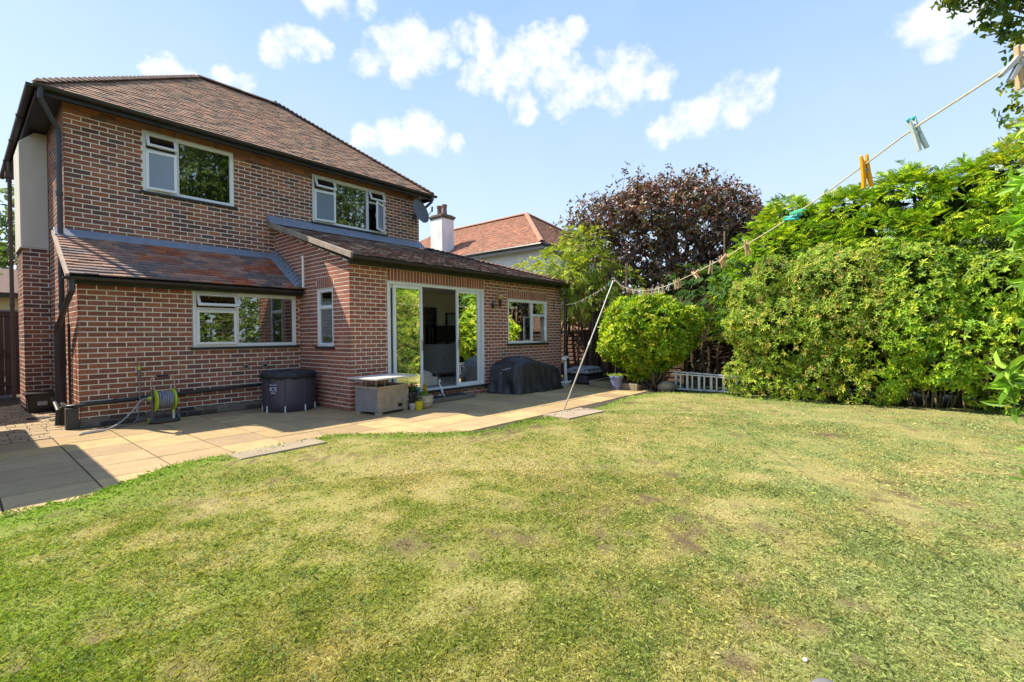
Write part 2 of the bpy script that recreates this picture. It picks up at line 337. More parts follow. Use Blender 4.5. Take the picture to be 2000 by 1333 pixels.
def wall(parent, O, U, N, L, z0, ztop, holes, pal, course=.0795, blen=.2285, core=MORTAR, depth=.22, joint=.0150, soldiers=(), name='wall', seed=0, phase=0., orange=.03, pieces=True, breaks=(), special=None, cw=.0145):
    """O origin at wall base, U along, N outward. bricks proud of the mortar core by 7 mm"""
    r = random.Random(seed); O = Vector(O); U = Vector(U); N = Vector(N)
    zt = ztop if callable(ztop) else (lambda u: ztop)
    # core
    us = sorted(set([.012, L-.012]+[min(h[0], L-.012) for h in holes]+[min(h[1], L-.012) for h in holes]+list(breaks)))
    mb = MB(); P = lambda u, d, z: O+U*u+N*d+Vector((0, 0, z))
    for i in range(len(us)-1):
        a, b = us[i], us[i+1]; mid = (a+b)/2
        spans = [(z0, None)]
        for h in sorted([h for h in holes if h[0] <= mid <= h[1]], key=lambda h: h[2]):
            s0, _ = spans.pop(); 
            if h[2] > s0+.001: spans.append((s0, h[2]))
            spans.append((h[3], None))
        for (c, d) in spans:
            ta, tb = (d, d) if d is not None else (zt(a), zt(b))
            if max(ta, tb) <= c: continue
            lo, hi = -depth, -.0025
            mb.hexa([P(a, hi, c), P(b, hi, c), P(b, lo, c), P(a, lo, c), P(a, hi, max(ta, c+.001)), P(b, hi, max(tb, c+.001)), P(b, lo, max(tb, c+.001)), P(a, lo, max(ta, c+.001))])
    wo_ = mb.build(name, core, parent)
    # bricks
    rects = []
    nrow = int((max(zt(0), zt(L), zt(L/2))-z0)/course)+2
    for k in range(nrow):
        za = z0+k*course+.003; zb = z0+(k+1)*course-joint+.003
        u = phase-(blen/2 if k % 2 else 0)-blen
        while u < L:
            a, b = max(u, 0.0), min(u+blen-cw, L)
            if b-a > .02:
                um = (a+b)/2; t = zt(um)
                if za < t-.02: rects.append((a, b, za, min(zb, t-.004)))
            u += blen
    for h in list(holes)+[s_[:4] for s_ in soldiers]: rects = subtract(rects, h)
    items = []
    for (a, b, c, d) in rects:
        if b-a < .018 or d-c < .012: continue
        col = r.choice(PAL_OR) if r.random() < orange else r.choice(pal)
        if special: col = special(a, b, c, d, col, r)
        items.append((a, b, c, d, col))
    for s_ in soldiers:
        a, b, c, d = s_[:4]; pal2 = s_[4] if len(s_) > 4 else pal; n = max(1, round((b-a)/.0765)); w = (b-a)/n
        for i in range(n): items.append((a+i*w+.0065, a+(i+1)*w-.0065, c+.006, d-.004, r.choice(pal2)))
    jn = MB(); cand = []
    for (a, b, c, d, col) in items:
        q = r.uniform(.72, 1.02); col = tuple(x*q for x in col); pr_ = r.uniform(-.0012, .0015)
        p = P((a+b)/2, 0, (c+d)/2); cand.append(((p-CAM).length, a, b, c, d, col, pr_))
    cand.sort()
    return dict(core=wo_, P=P, U=U, N=N, cand=cand, pieces=pieces, parent=parent)
def finish_walls(ws, limit=300):
    allc = sorted([(c[0], i, j) for i, w in enumerate(ws) if w['pieces'] for j, c in enumerate(w['cand'])])[:limit]
    pick = set((i, j) for _, i, j in allc)
    for i, w in enumerate(ws):
        mb = MB(); P, U, N = w['P'], w['U'], w['N']
        Ux = U if U.cross(N).z > 0 else -U
        rot = Matrix((Ux, N, Vector((0, 0, 1)))).transposed().to_euler()
        for j, (_, a, b, c, d, col, pr_) in enumerate(w['cand']):
            if (i, j) in pick:
                o = link('brick', brick_unit, w['core'], world=False)
                o.rotation_euler = rot; o.location = P((a+b)/2, -.05, (c+d)/2); o.scale = (b-a, .05+pr_, d-c); o.color = (*col, 1)
            else:
                mb.col = col
                q = [P(a, pr_, c), P(b, pr_, c), P(b, -.03, c), P(a, -.03, c), P(a, pr_, d), P(b, pr_, d), P(b, -.03, d), P(a, -.03, d)]
                mb.hexa(q)
        if mb.v:
            o = mb.build('bricks', BRICK_A, w['core'], col=True); tag(o, kind='stuff')

# ------------------------------------------------------------------ windows (local frame: u along wall, d outward, z up)
def frameT(O, U, N):
    m_ = Matrix((Vector(U), Vector(N), Vector((0, 0, 1)))).transposed().to_4x4(); m_.translation = Vector(O); return m_
def ring(mb, a, b, c, d, t, d0, d1):
    mb.box(a, b, d0, d1, c, c+t); mb.box(a, b, d0, d1, d-t, d); mb.box(a, a+t, d0, d1, c+t, d-t); mb.box(b-t, b, d0, d1, c+t, d-t)
def window(parent, T, a, b, c, d, bars=(), panes=(), sashes=(), label=None, sill=True, t=.055, out=.0):
    fd0, fd1 = -.075+out, -.012+out
    mb = MB(T); ring(mb, a, b, c, d, t, fd0, fd1)
    for (x0, x1, z0, z1) in bars: mb.box(x0, x1, fd0, fd1-.001, z0, z1)
    w = mb.build('window', WHITE, parent, bevel=.004)
    if label: w['label'] = label
    for (x0, x1, z0, z1) in panes:
        MB(T).box(x0, x1, -.05+out, -.044+out, z0, z1).build('pane', GLASS, w)
        g = MB(T); ring(g, x0-.004, x1+.004, z0-.004, z1+.004, .012, -.056+out, -.03+out); g.build('bead', WHITE, w)
    for s in sashes:
        x0, x1, z0, z1, hinge, ang = s[:6]; gm = s[6] if len(s) > 6 else GLASS
        if hinge == 'top': A = Matrix.Translation((0, fd1, z1)) @ Matrix.Rotation(R(ang), 4, 'X') @ Matrix.Translation((0, -fd1, -z1))
        elif hinge == 'left': A = Matrix.Translation((x0, fd1, 0)) @ Matrix.Rotation(R(ang), 4, 'Z') @ Matrix.Translation((-x0, -fd1, 0))
        else: A = Matrix.Translation((x1, fd1, 0)) @ Matrix.Rotation(R(-ang), 4, 'Z') @ Matrix.Translation((-x1, -fd1, 0))
        TT = T @ A; sb = MB(TT); ring(sb, x0, x1, z0, z1, .045, fd1+.001, fd1+.034); sb.build('sash', WHITE, w, bevel=.004)
        MB(TT).box(x0+.04, x1-.04, fd1+.012, fd1+.018, z0+.04, z1-.04).build('pane', gm, w)
        h = MB(TT)
        if hinge == 'top': h.box((x0+x1)/2-.05, (x0+x1)/2+.05, fd1-.02, fd1+.003, z0+.012, z0+.03)
        else:
            hx = x1-.03 if hinge == 'left' else x0+.015
            h.box(hx, hx+.015, fd1-.02, fd1+.003, (z0+z1)/2-.05, (z0+z1)/2+.05)
        h.build('handle', WHITE, w)
    if sill: MB(T).box(a-.05, b+.05, -.08, .045, c-.045, c-.003).build('sill', SILL, w, bevel=.006)
    return w
# ================================================================== setting: ground, lawn, patio
ground = MB(); ground.box(-400, 600, -400, 600, -.5, -.06)
o = ground.build('ground', mat('soil_and_turf', (.085,.10,.04), .95, var=.25, vscale=.6)); tag(o, kind='structure')
LAWN = [(-4.5,5.2),(.10,5.28),(.64,5.23),(.98,5.5),(1.42,5.83),(1.75,5.90),(1.95,5.84),(2.95,5.88),(3.21,5.95),(3.5,5.72),(3.85,5.3),(4.22,4.90),(4.63,4.52),(5.0,4.46),(5.31,4.52),(5.7,4.53),(5.99,4.47),(6.15,4.46),
 (7.1,4.47),(7.28,4.33),(7.9,4.40),(8.6,4.5),(9.22,4.58),(9.8,4.48),(10.2,4.3),(10.6,3.9),(10.75,3.2),(10.45,2.6),(10.4,1.3),(10.65,.25),(11.05,-.75),(11.2,-1.5),(11.3,-7.2),(-4.5,-7.2)]
def inpoly(x, y, poly):
    x = np.asarray(x); y = np.asarray(y); c = np.zeros(x.shape, bool); n = len(poly)
    for i in range(n):
        x0, y0 = poly[i]; x1, y1 = poly[(i+1) % n]
        if y0 == y1: continue
        k = ((y0 > y) != (y1 > y)) & (x < (x1-x0)*(y-y0)/(y1-y0)+x0); c ^= k
    return c
def edgedist(x, y, poly):
    d = np.full(x.shape, 1e9); n = len(poly)
    for i in range(n-6):
        p = np.array(poly[i]); q = np.array(poly[(i+1) % n]); v = q-p; L = (v@v)
        t = np.clip(((x-p[0])*v[0]+(y-p[1])*v[1])/L, 0, 1); d = np.minimum(d, np.hypot(x-p[0]-t*v[0], y-p[1]-t*v[1]))
    return d
SOIL_SPOTS = [(1.95,2.35,.16),(3.2,1.05,.15),(2.85,1.0,.12),(3.6,1.6,.12),(2.2,1.15,.12),(2.55,1.45,.11),(1.83,2.43,.16),(2.0,2.32,.12),(2.6,1.9,.10),(1.6,1.6,.08),(2.95,1.1,.14),(3.3,1.25,.12),(3.5,.75,.10),(4.9,4.15,.22),(5.4,4.15,.20),(4.3,1.7,.12),(7.2,.8,.25),(2.0,.55,.07),(2.25,.95,.08),(8.3,4.1,.2),(6.3,3.75,.2)]
GREEN = np.array([.265,.315,.066]); LUSH = np.array([.20,.34,.032]); STRAW = np.array([.48,.42,.17]); YEL = np.array([.42,.385,.115]); SOILC = np.array([.135,.100,.055]); COOL = np.array([.275,.335,.115])
def lawn_cols(x, y):
    e = edgedist(x, y, LAWN)
    a = VNA.fbm(x*.55+3, y*.55+9, 3); b = VNB.fbm(x*1.9, y*1.9, 4); c = VNC.fbm(x*7, y*7, 3)
    cam = np.hypot(x, y); 
    side = (x*.647-y*.763)/(np.maximum(x*.763+y*.647, .5))            # across the garden, house side to hedge side
    f = VNB.fbm(x*4.5+2, y*4.5, 3)
    dry = np.clip((a-.47)*.8+(b-.5)*1.3+(f-.5)*1.2+(c-.5)*1.5+.70-np.clip(-side-.1, 0, 1)*.9-np.clip(side-.2, 0, 1)*.7, 0, 1)
    dry *= np.clip((e-.12)/.35, 0, 1)
    g = GREEN[None]*(1-np.clip(side*1.5, 0, 1))[:, None]+COOL[None]*np.clip(side*1.5, 0, 1)[:, None]
    lush = np.clip(1-e/.55, 0, 1)*np.clip(1.35-(x-.5)*.08, .5, 1)+np.clip(-side-.5, 0, 1)*.8; lush = np.clip(lush, 0, 1)
    g = g*(1-lush[:, None])+LUSH*lush[:, None]
    straw = YEL*(1-np.clip((b-.35)*2.4, 0, 1))[:, None]+STRAW*np.clip((b-.35)*2.4, 0, 1)[:, None]
    out = g*(1-dry[:, None])+straw*dry[:, None]
    s = np.zeros(x.shape)
    for sx, sy, sr in SOIL_SPOTS: s = np.maximum(s, 1.35-np.hypot(x-sx, y-sy)/sr/(.55+b))
    g2 = VNA.fbm(x*11+4, y*11+1, 3); s = np.clip(s, 0, 1)*np.clip(.15+(g2-.38)*6, 0, 1)+np.clip((c-.54)*7, 0, .85)*np.clip((VNB.fbm(x*.9+7, y*.9, 2)-.38)*5, 0, 1)*np.clip((VNC.fbm(x*19, y*19, 2)-.4)*6, 0, 1)
    s = np.clip(s, 0, 1)
    return out, s, dry, e
# lawn sheet
step = .08
gx, gy = np.meshgrid(np.arange(-4.5, 11.5, step), np.arange(-7.2, 6.05, step), indexing='ij')
nx_, ny_ = gx.shape; px_, py_ = gx.ravel(), gy.ravel()
col_, s_, dry_, e_ = lawn_cols(px_, py_); ins = inpoly(px_, py_, LAWN)
zz = np.where(ins, .012, -.03)+(VNB.fbm(px_*1.1, py_*1.1, 3)-.5)*.02*ins
base = (col_*.66+SOILC*.22)*(1-s_[:, None])+SOILC*s_[:, None]
idx = np.arange(nx_*ny_).reshape(nx_, ny_); Fq = np.stack([idx[:-1, :-1], idx[1:, :-1], idx[1:, 1:], idx[:-1, 1:]], -1).reshape(-1, 4)
Fq = Fq[ins[Fq].any(1)]
lawn = link('lawn', npmesh('lawn', np.c_[px_, py_, zz], Fq, attr_mat('lawn_thatch', 'attr', rough=.95, grain=.55, gscale=110, bump=1., spec=.1), base)); tag(lawn, kind='structure')
# blades of grass
def blades(n, rmin, rmax, hscale, wscale, amin=-22, amax=104):
    r = np.sqrt(rng.uniform(rmin**2, rmax**2, n)); a = np.radians(rng.uniform(amin, amax, n))
    x, y = r*np.cos(a), r*np.sin(a)
    # clumping
    x += rng.normal(0, .006, n); y += rng.normal(0, .006, n)
    k = inpoly(x, y, LAWN)
    x, y = x[k], y[k]; col, s, dry, e = lawn_cols(x, y)
    d2 = VNC.fbm(x*30, y*30, 2); keep = (rng.random(len(x)) > s*.93) & (rng.random(len(x)) < .45+1.2*d2)
    x, y, col, dry, e = x[keep], y[keep], col[keep], dry[keep], e[keep]; n = len(x)
    h = hscale*rng.uniform(.45, 1.2, n)*np.where(rng.random(n) < .06, 1.7, 1.0)*(1-.35*dry)*(1+.5*np.clip(1-e/.3, 0, 1)); w = wscale*rng.uniform(.7, 1.3, n)
    th = rng.uniform(0, 2*np.pi, n); lean = rng.uniform(.25, 1.5, n)+.45*dry
    dx, dy = np.cos(th), np.sin(th); ph = rng.uniform(0, 2*np.pi, n); wx, wy = np.cos(ph)*w, np.sin(ph)*w
    z0 = np.full(n, .006)
    V = np.empty((n, 4, 3)); V[:, 0] = np.c_[x-wx, y-wy, z0]; V[:, 1] = np.c_[x+wx, y+wy, z0]
    V[:, 2] = np.c_[x+dx*h*lean*.45+wx*.6, y+dy*h*lean*.45+wy*.6, z0+h*.62]; V[:, 3] = np.c_[x+dx*h*lean, y+dy*h*lean, z0+h*(1.05-.32*lean)]
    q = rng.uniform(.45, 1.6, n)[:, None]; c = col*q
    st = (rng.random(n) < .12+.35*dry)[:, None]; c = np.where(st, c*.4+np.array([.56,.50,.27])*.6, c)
    C = np.repeat(c[:, None, :], 4, 1); C[:, :2] *= .62; C[:, 2:] *= 1.12  # shade between blades put into the colour: dark roots, lighter tips
    return V.reshape(-1, 3), np.arange(n*4).reshape(-1, 4)[:, [0, 1, 2, 3]], C.reshape(-1, 3)
parts = [blades(270000, 1.2, 2.7, .021, .0009), blades(270000, 2.7, 4.6, .022, .0013), blades(230000, 4.6, 8.2, .024, .0023), blades(90000, 8.2, 12.6, .026, .006)]
off = 0; VV = []; FF = []; CC = []
for V, Fq, C in parts: VV.append(V); FF.append(Fq+off); CC.append(C); off += len(V)
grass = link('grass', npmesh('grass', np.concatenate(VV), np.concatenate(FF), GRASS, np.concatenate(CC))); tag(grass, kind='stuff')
# broad-leaved weeds in the lawn
def leafmesh(P, A, N, L, W, col, fold=.18, curl=.12, kind=6):
    P, A, N = np.asarray(P, float), uvec(A), np.asarray(N, float)
    N = uvec(N-A*(N*A).sum(-1, keepdims=True)); S = np.cross(A, N); L = np.asarray(L, float)[:, None]; W = np.asarray(W, float)[:, None]; n = len(P)
    V = np.empty((n, 6, 3))
    V[:, 0] = P; V[:, 3] = P+A*L-N*curl*L
    V[:, 1] = P+A*L*.33+S*W*.42+N*W*fold; V[:, 2] = P+A*L*.70+S*W*.36+N*W*fold-N*curl*L*.4
    V[:, 5] = P+A*L*.33-S*W*.42+N*W*fold; V[:, 4] = P+A*L*.70-S*W*.36+N*W*fold-N*curl*L*.4
    i = np.arange(n)[:, None]*6
    F_ = np.concatenate([i+np.array([0, 1, 2, 3]), i+np.array([0, 3, 4, 5])], 0)
    C = np.repeat(np.asarray(col)[:, None, :], 6, 1).reshape(-1, 3)
    return V.reshape(-1, 3), F_, C
def merge(lst):
    off = 0; a, b, c = [], [], []
    for V, F_, C in lst: a.append(V); b.append(F_+off); c.append(C); off += len(V)
    return np.concatenate(a), np.concatenate(b), np.concatenate(c)
W_ = []
wx = []
for i in range(110):
    a = R(rng.uniform(-5, 88)); r = rng.uniform(1.5, 7.5)
    x, y = r*math.cos(a), r*math.sin(a)
    if i % 3 == 0: a = R(rng.uniform(55, 86)); r = rng.uniform(1.6, 5); x, y = r*math.cos(a), r*math.sin(a)
    if not inpoly(np.array([x]), np.array([y]), LAWN)[0]: continue
    k = rng.integers(14, 34); th = rng.uniform(0, 2*np.pi, k); L = rng.uniform(.015, .038, k)
    P = np.c_[x+rng.normal(0, .045, k), y+rng.normal(0, .035, k), rng.uniform(.010, .026, k)]
    A = np.c_[np.cos(th), np.sin(th), rng.uniform(.1, .55, k)]; col = np.array([.12,.19,.045])*rng.uniform(.7, 1.4, (k, 1))
    W_.append(leafmesh(P, A, np.tile([0, 0, 1.], (k, 1)), L, L*.24, col))
weeds = link('weeds', npmesh('weeds', *merge(W_)[:2], GRASS, merge(W_)[2])); tag(weeds, kind='stuff')

# patio: square slabs on a sand bed
pb = MB(); pb.box(-4, 11.3, 4.0, 9.45, -.055, -.012); pb.box(-4, 1.3, 9.45, 17, -.055, -.0125)
patio = pb.build('patio', SOILM); tag(patio, kind='structure')
slab_me = []
for k in range(3):
    b = MB(); v = [(-.5,-.5,-.04),(.5,-.5,-.04),(.5,.5,-.04),(-.5,.5,-.04),(-.5,-.5,-.004),(.5,-.5,-.004),(.5,.5,-.004),(-.5,.5,-.004),(-.488,-.488,0),(.488,-.488,0),(.488,.488,0),(-.488,.488,0)]
    b.add(v, [(0,1,5,4),(1,2,6,5),(2,3,7,6),(3,0,4,7),(4,5,9,8),(5,6,10,9),(6,7,11,10),(7,4,8,11),(8,9,10,11),(0,3,2,1)]); slab_me.append(b.mesh('paving_slab', SLAB_O))
XJ = [-3.452+.614*i for i in range(25)]; YJ = [8.77-.583*k for k in range(8)]; YJ = [9.36]+YJ
def slabcol():
    q = rng.uniform(.78, 1.12); t = rng.uniform(-.035, .035)
    return (.44*q+t, .312*q+t*.8, .16*q, 1)
for i in range(len(XJ)-1):
    for j in range(len(YJ)-1):
        x0, x1, y1, y0 = XJ[i], XJ[i+1], YJ[j], YJ[j+1]
        xc, yc = (x0+x1)/2, (y0+y1)/2
        if xc > 11.2 or xc < -3.4: continue
        cx = np.array([x0, x1, x0, x1, xc]); cy = np.array([y0, y0, y1, y1, yc])
        if inpoly(cx, cy, LAWN).all(): continue
        if j == 0 and (xc < 1.1 or xc > 4.45): continue
        if xc > 4.53 and yc > 7.6: continue
        if xc < .8 and yc > 8.7: continue
        o = link('paving_slab', slab_me[0], patio); o.location = (xc, yc, rng.uniform(-.002, .002)); o.scale = (x1-x0-.014, y1-y0-.014, 1); o.color = slabcol()
        o.rotation_euler = (rng.normal(0, .002), rng.normal(0, .002), 0)
# tumbled setts along the side passage
n = 0; y = 8.83
while y < 15.8:
    h = .155; x = 1.17; row = int(round((y-8.83)/h))
    x -= (row % 2)*.09
    while x > -.6 and n < 320:
        w = [.21, .155, .18][int(rng.integers(0, 3))]
        if not (x < .2 and y < 11) or True:
            o = link('sett', slab_me[0], patio); o.location = (x-w/2, y+h/2, rng.uniform(-.003, .003)); o.scale = (w-.012, h-.012, 1)
            q = rng.uniform(.75, 1.1); o.color = (.40*q, .30*q, .19*q, 1); n += 1
        x -= w
    y += h
c1 = MB(); c1.box(-.5, .5, -.17, .17, -.03, .022); o = c1.build('concrete_slab', CONC, bevel=.01); o.location = (2.46, 5.66, .010); o.rotation_euler = (0, 0, R(2))
tag(o, 'long rough concrete slab set at the edge of the lawn near the patio corner', 'concrete slab')
c1 = MB(); c1.box(-.50, .50, -.26, .26, -.03, .018); o = c1.build('concrete_slab', mat('pink_concrete', (.34,.265,.195), .92, var=.18, vscale=6, bump=.6, bscale=50)); o.location = (6.62, 4.27, .014); o.rotation_euler = (0, 0, R(-4))
tag(o, 'square pinkish concrete slab under the foot of the clothes prop', 'concrete slab')

# ================================================================== the house
house = empty('brick_house', (4.5, 10.5, 0), 'red brick two storey house with brown tiled hip roof and low brick extensions', 'house')
X0, X1, MY, LY, EY, EX, EX2 = 1.21, 8.45, 10.53, 9.43, 7.58, 4.53, 11.08
WS = []
brown = lambda a, b, c, d, col, r: (tuple(x*1.05+y for x, y in zip(col, (.03, .012, .006))) if c > 4.99 else col)
WS.append(wall(house, (X0, MY, 0), (1, 0, 0), (0, -1, 0), X1-X0, 0, 5.22,
   [(2.25-X0, 3.735-X0, 3.96, 5.055), (5.39-X0, 7.345-X0, 3.96, 5.05), (4.75-X0, X1-X0, .19, 2.6)], PAL_MAIN, seed=1, special=brown,
   soldiers=[(2.15-X0, 3.85-X0, 5.06, 5.215, PAL_LT), (5.29-X0, 7.45-X0, 5.055, 5.215, PAL_LT)]))
top_band = MB()
def lt_special(a, b, c, d, col, r):
    q = 1.0
    if c < .15: return r.choice([(.10,.075,.065),(.12,.085,.07),(.085,.075,.075),(.14,.09,.07)])
    if a > 1.23 and c < 1.15 and a < 2.5: col = r.choice([(.37,.135,.085),(.33,.12,.08),(.20,.09,.08),(.40,.16,.10),(.28,.11,.075)])
    return col
WS.append(wall(house, (X0-.01, LY, 0), (1, 0, 0), (0, -1, 0), EX-X0+.01, 0, 2.28, [(2.675-X0, 4.45-X0, 1.15, 2.14)], PAL_LT, seed=2, core=MORTAR, special=lt_special, phase=.0))
WS.append(wall(house, (X0-.01, LY, 0), (0, 1, 0), (-1, 0, 0), MY-LY, 0, lambda u: 2.2+u*.62, [], PAL_LT+PAL_EXT, seed=3, depth=.2))
WS.append(wall(house, (X0, MY, 0), (0, 1, 0), (-1, 0, 0), 6.0, 0, 5.22, [], PAL_MAIN, seed=4, pieces=False))
WS.append(wall(house, (X1, MY, 0), (0, 1, 0), (1, 0, 0), 6.0, 0, 5.22, [], PAL_MAIN, seed=5, pieces=False))
WS.append(wall(house, (X0, MY+6, 0), (1, 0, 0), (0, 1, 0), X1-X0, 0, 5.22, [], PAL_MAIN, seed=6, pieces=False))
# extension
WS.append(wall(house, (EX, EY, 0), (1, 0, 0), (0, -1, 0), EX2-EX, 0, 2.62, [(5.31-EX, 7.94-EX, .17, 2.37), (8.79-EX, 10.40-EX, 1.10, 2.21)], PAL_EXT, course=.0745, blen=.2155, seed=7, core=MORTAR_D,
   soldiers=[(5.31-EX, 7.94-EX, 2.375, 2.60), (8.79-EX, 10.40-EX, 2.215, 2.42)], orange=.0))
WS.append(wall(house, (EX, EY, 0), (0, 1, 0), (-1, 0, 0), MY-EY, 0, lambda u: 2.66+u*.335, [(8.15-EY, 8.725-EY, 1.13, 2.225)], PAL_EXT, course=.0745, blen=.2155, seed=8, core=MORTAR_D,
   soldiers=[(8.13-EY, 8.745-EY, 2.23, 2.45)], orange=.0, cw=.009))
WS.append(wall(house, (EX2, EY, 0), (0, 1, 0), (1, 0, 0), 12.2-EY, 0, 2.62, [(.5, 2.4, .9, 2.25)], PAL_EXT, course=.0745, blen=.2155, seed=9, core=MORTAR_D, pieces=False))
WS.append(wall(house, (X1, 12.2, 0), (1, 0, 0), (0, 1, 0), EX2-X1, 0, 2.62, [], PAL_EXT, course=.0745, blen=.2155, seed=10, core=MORTAR_D, pieces=False))
# chimney breast on the side wall
PX, PY0, PY1 = .85, 12.45, 13.5
WS.append(wall(house, (PX, PY0, 0), (1, 0, 0), (0, -1, 0), X0-PX, 0, 3.02, [], PAL_MAIN, seed=11, depth=.1, orange=0))
WS.append(wall(house, (PX, PY0, 0), (0, 1, 0), (-1, 0, 0), PY1-PY0, 0, 3.02, [], PAL_MAIN, seed=12, depth=.1, orange=0))
finish_walls(WS)
jb = MB(); jb.box(X0, EX-.001, LY-.0002, LY+.004, 0, .13); jb.box(X0-.0105, X0+.004, LY+.004, MY, 0, .13); jb.build('cement_plinth', mat('dark_cement', (.20,.165,.13), .95, var=.3, vscale=9, bump=.8, bscale=50), house)
jb = MB(); jb.box(X0, 2.249, MY-.0002, MY+.004, 5.02, 5.21); jb.box(3.736, 5.389, MY-.0002, MY+.004, 4.95, 5.21); jb.box(7.346, X1, MY-.0002, MY+.004, 5.02, 5.21); jb.box(2.249, 3.736, MY-.0002, MY+.004, 5.06, 5.21); jb.box(5.389, 7.346, MY-.0002, MY+.004, 5.06, 5.21); jb.build('stained_joints', MORTAR2, house)
cb = MB(); cb.prism([(PX-.02, PY0-.02, 3.02), (X0-.003, PY0-.02, 3.02), (X0-.003, PY0-.02, 5.16), (X0-.17, PY0-.02, 5.16), (PX-.02, PY0-.02, 4.93)], (0, PY1-PY0+.04, 0)); cb.build('chimney_breast', CREAM, house, bevel=.012)
cb = MB(); cb.prism([(PX-.035, PY0-.03, 3.0), (X0-.003, PY0-.03, 3.0), (X0-.003, PY0-.03, 3.018), (PX-.035, PY0-.03, 3.018)], (0, PY1-PY0+.06, 0)); cb.build('render_stop', CREAM, house)

# ---- roofs
def slope(parent, A, U, V, poly_u, n_u, n_v, tw, gauge, cols, name, seed, pieces, thick=.014, deck=BLACKW, jit=.004, keep=None):
    """tiles over a roof slope. A eave corner, U along the eave, V up the slope (unit). poly_u(v)->(u0,u1)"""
    r = random.Random(seed); U = Vector(U).normalized(); V = Vector(V).normalized(); N = U.cross(V).normalized()
    if N.z < 0: N = -N
    A = Vector(A); out = []
    for j in range(n_v):
        v = j*gauge; u0, u1 = poly_u(v+gauge*.5); u = math.floor(u0/tw)*tw-(tw/2 if j % 2 else 0)
        while u < u1:
            a, b = max(u, u0), min(u+tw-.004, u1)
            if b-a > .03: out.append((a, b, v, r.choice(cols), r.uniform(-jit, jit), r.uniform(.8, 1.2), r.uniform(-.006, .006)))
            u += tw
    us = MB(); 
    L = n_v*gauge; a0, a1 = poly_u(0); b0, b1 = poly_u(L)
    P = lambda u, v, d: A+U*u+V*v+N*d
    us.hexa([P(a0, 0, -.06), P(a1, 0, -.06), P(b1, L, -.06), P(b0, L, -.06), P(a0, 0, -.004), P(a1, 0, -.004), P(b1, L, -.004), P(b0, L, -.004)])
    roof = us.build(name, deck, parent)
    return dict(roof=roof, P=P, U=U, V=V, N=N, tiles=out, gauge=gauge, pieces=pieces, thick=thick)
def finish_tiles(rs, limit=300):
    c = []
    for i, s_ in enumerate(rs):
        if s_['pieces']: c += [((s_['P']((t[0]+t[1])/2, t[2], 0)-CAM).length, i, j) for j, t in enumerate(s_['tiles'])]
    pick = set((i, j) for _, i, j in sorted(c)[:limit])
    for i, s_ in enumerate(rs):
        mb = MB(); P, U, V, N, g, th = s_['P'], s_['U'], s_['V'], s_['N'], s_['gauge'], s_['thick']
        ln = g*1.25; lift = th*1.15
        Vt = (V*ln-N*lift).normalized(); Nt = U.cross(Vt); Nt = Nt if Nt.z > 0 else -Nt
        for j, (a, b, v, col, jt, q, jv) in enumerate(s_['tiles']):
            col = tuple(x*q for x in col); o_ = P((a+b)/2, v+jv, lift+jt*.6)
            if (i, j) in pick:
                o = link('tile', tile_unit, s_['roof'], world=False); Ux = U if U.cross(Vt).dot(Nt) > 0 else -U
                o.rotation_euler = Matrix((Ux, Vt, Nt)).transposed().to_euler(); o.location = o_; o.scale = (b-a, ln, th); o.color = (*col, 1)
            else:
                w = (b-a)/2; mb.col = col; q_ = [o_-U*w, o_+U*w, o_+U*w+Vt*ln, o_-U*w+Vt*ln]; mb.hexa(q_+[p+Nt*th for p in q_])
        if mb.v: o = mb.build('tiles', TILE_A, s_['roof'], col=True); tag(o, kind='stuff')
TC_MAIN = [(.20,.15,.11),(.48,.27,.17),(.40,.235,.155),(.36,.205,.145),(.44,.26,.175),(.32,.195,.14),(.41,.265,.19),(.38,.21,.14)]
TC_EXT = [(.20,.105,.085),(.16,.09,.075),(.23,.12,.095),(.14,.085,.072),(.26,.16,.13),(.42,.36,.31)]
def ltcols(): return [(.38,.22,.165),(.32,.185,.15),(.28,.175,.15),(.42,.235,.165),(.36,.20,.15)]
RX0, RX1, RY0, RY1, RZ = .87, 8.76, 10.22, 16.6, 5.22
run = 3.08; rise = 2.42; pit = math.atan2(rise, run); SL = math.hypot(run, rise); cp, sp = math.cos(pit), math.sin(pit)
roofs = []
W = RX1-RX0; gauge = .1; nv = int(SL/gauge)
roofs.append(slope(house, (RX0, RY0, RZ), (1, 0, 0), (0, cp, sp), lambda v: (v*cp, W-v*cp*.93), 0, nv, .165, gauge, TC_MAIN, 'roof', 21, True, jit=.007))
Dp = RY1-RY0
roofs.append(slope(house, (RX0, RY1, RZ), (0, -1, 0), (cp, 0, sp), lambda v: (v*cp, Dp-v*cp), 0, nv, .165, gauge, TC_MAIN, 'roof', 22, False))
roofs.append(slope(house, (RX1, RY0, RZ), (0, 1, 0), (-cp*.93, 0, sp), lambda v: (v*cp, Dp-v*cp), 0, nv, .165, gauge, TC_MAIN, 'roof', 23, False))
roofs.append(slope(house, (RX1, RY1, RZ), (-1, 0, 0), (0, -cp, sp), lambda v: (v*cp, W-v*cp), 0, nv, .165, gauge, TC_MAIN, 'roof', 24, False))
# lean-to roof
lA = Vector((1.09, 9.22, 2.245)); lV = Vector((0, 10.53-9.22, 3.04-2.245)); lL = lV.length
LT = slope(house, lA, (1, 0, 0), lV, lambda v: (0, EX-1.09-.01), 0, int(lL/.1), .165, .1, ltcols(), 'roof', 25, True, thick=.019)
rr = random.Random(5); new = []
for t in LT['tiles']:
    u, v = t[0], t[2]; f = VNA.fbm(u*2.2+5, v*2.6+1, 3)
    c = t[3]
    if f > .58 and u > .9: c = rr.choice([(.42,.13,.06),(.36,.12,.07),(.30,.12,.08)])
    elif f < .40: c = rr.choice([(.21,.155,.145),(.18,.14,.14)])
    new.append((*t[:3], c, *t[4:]))
LT['tiles'] = new; roofs.append(LT)
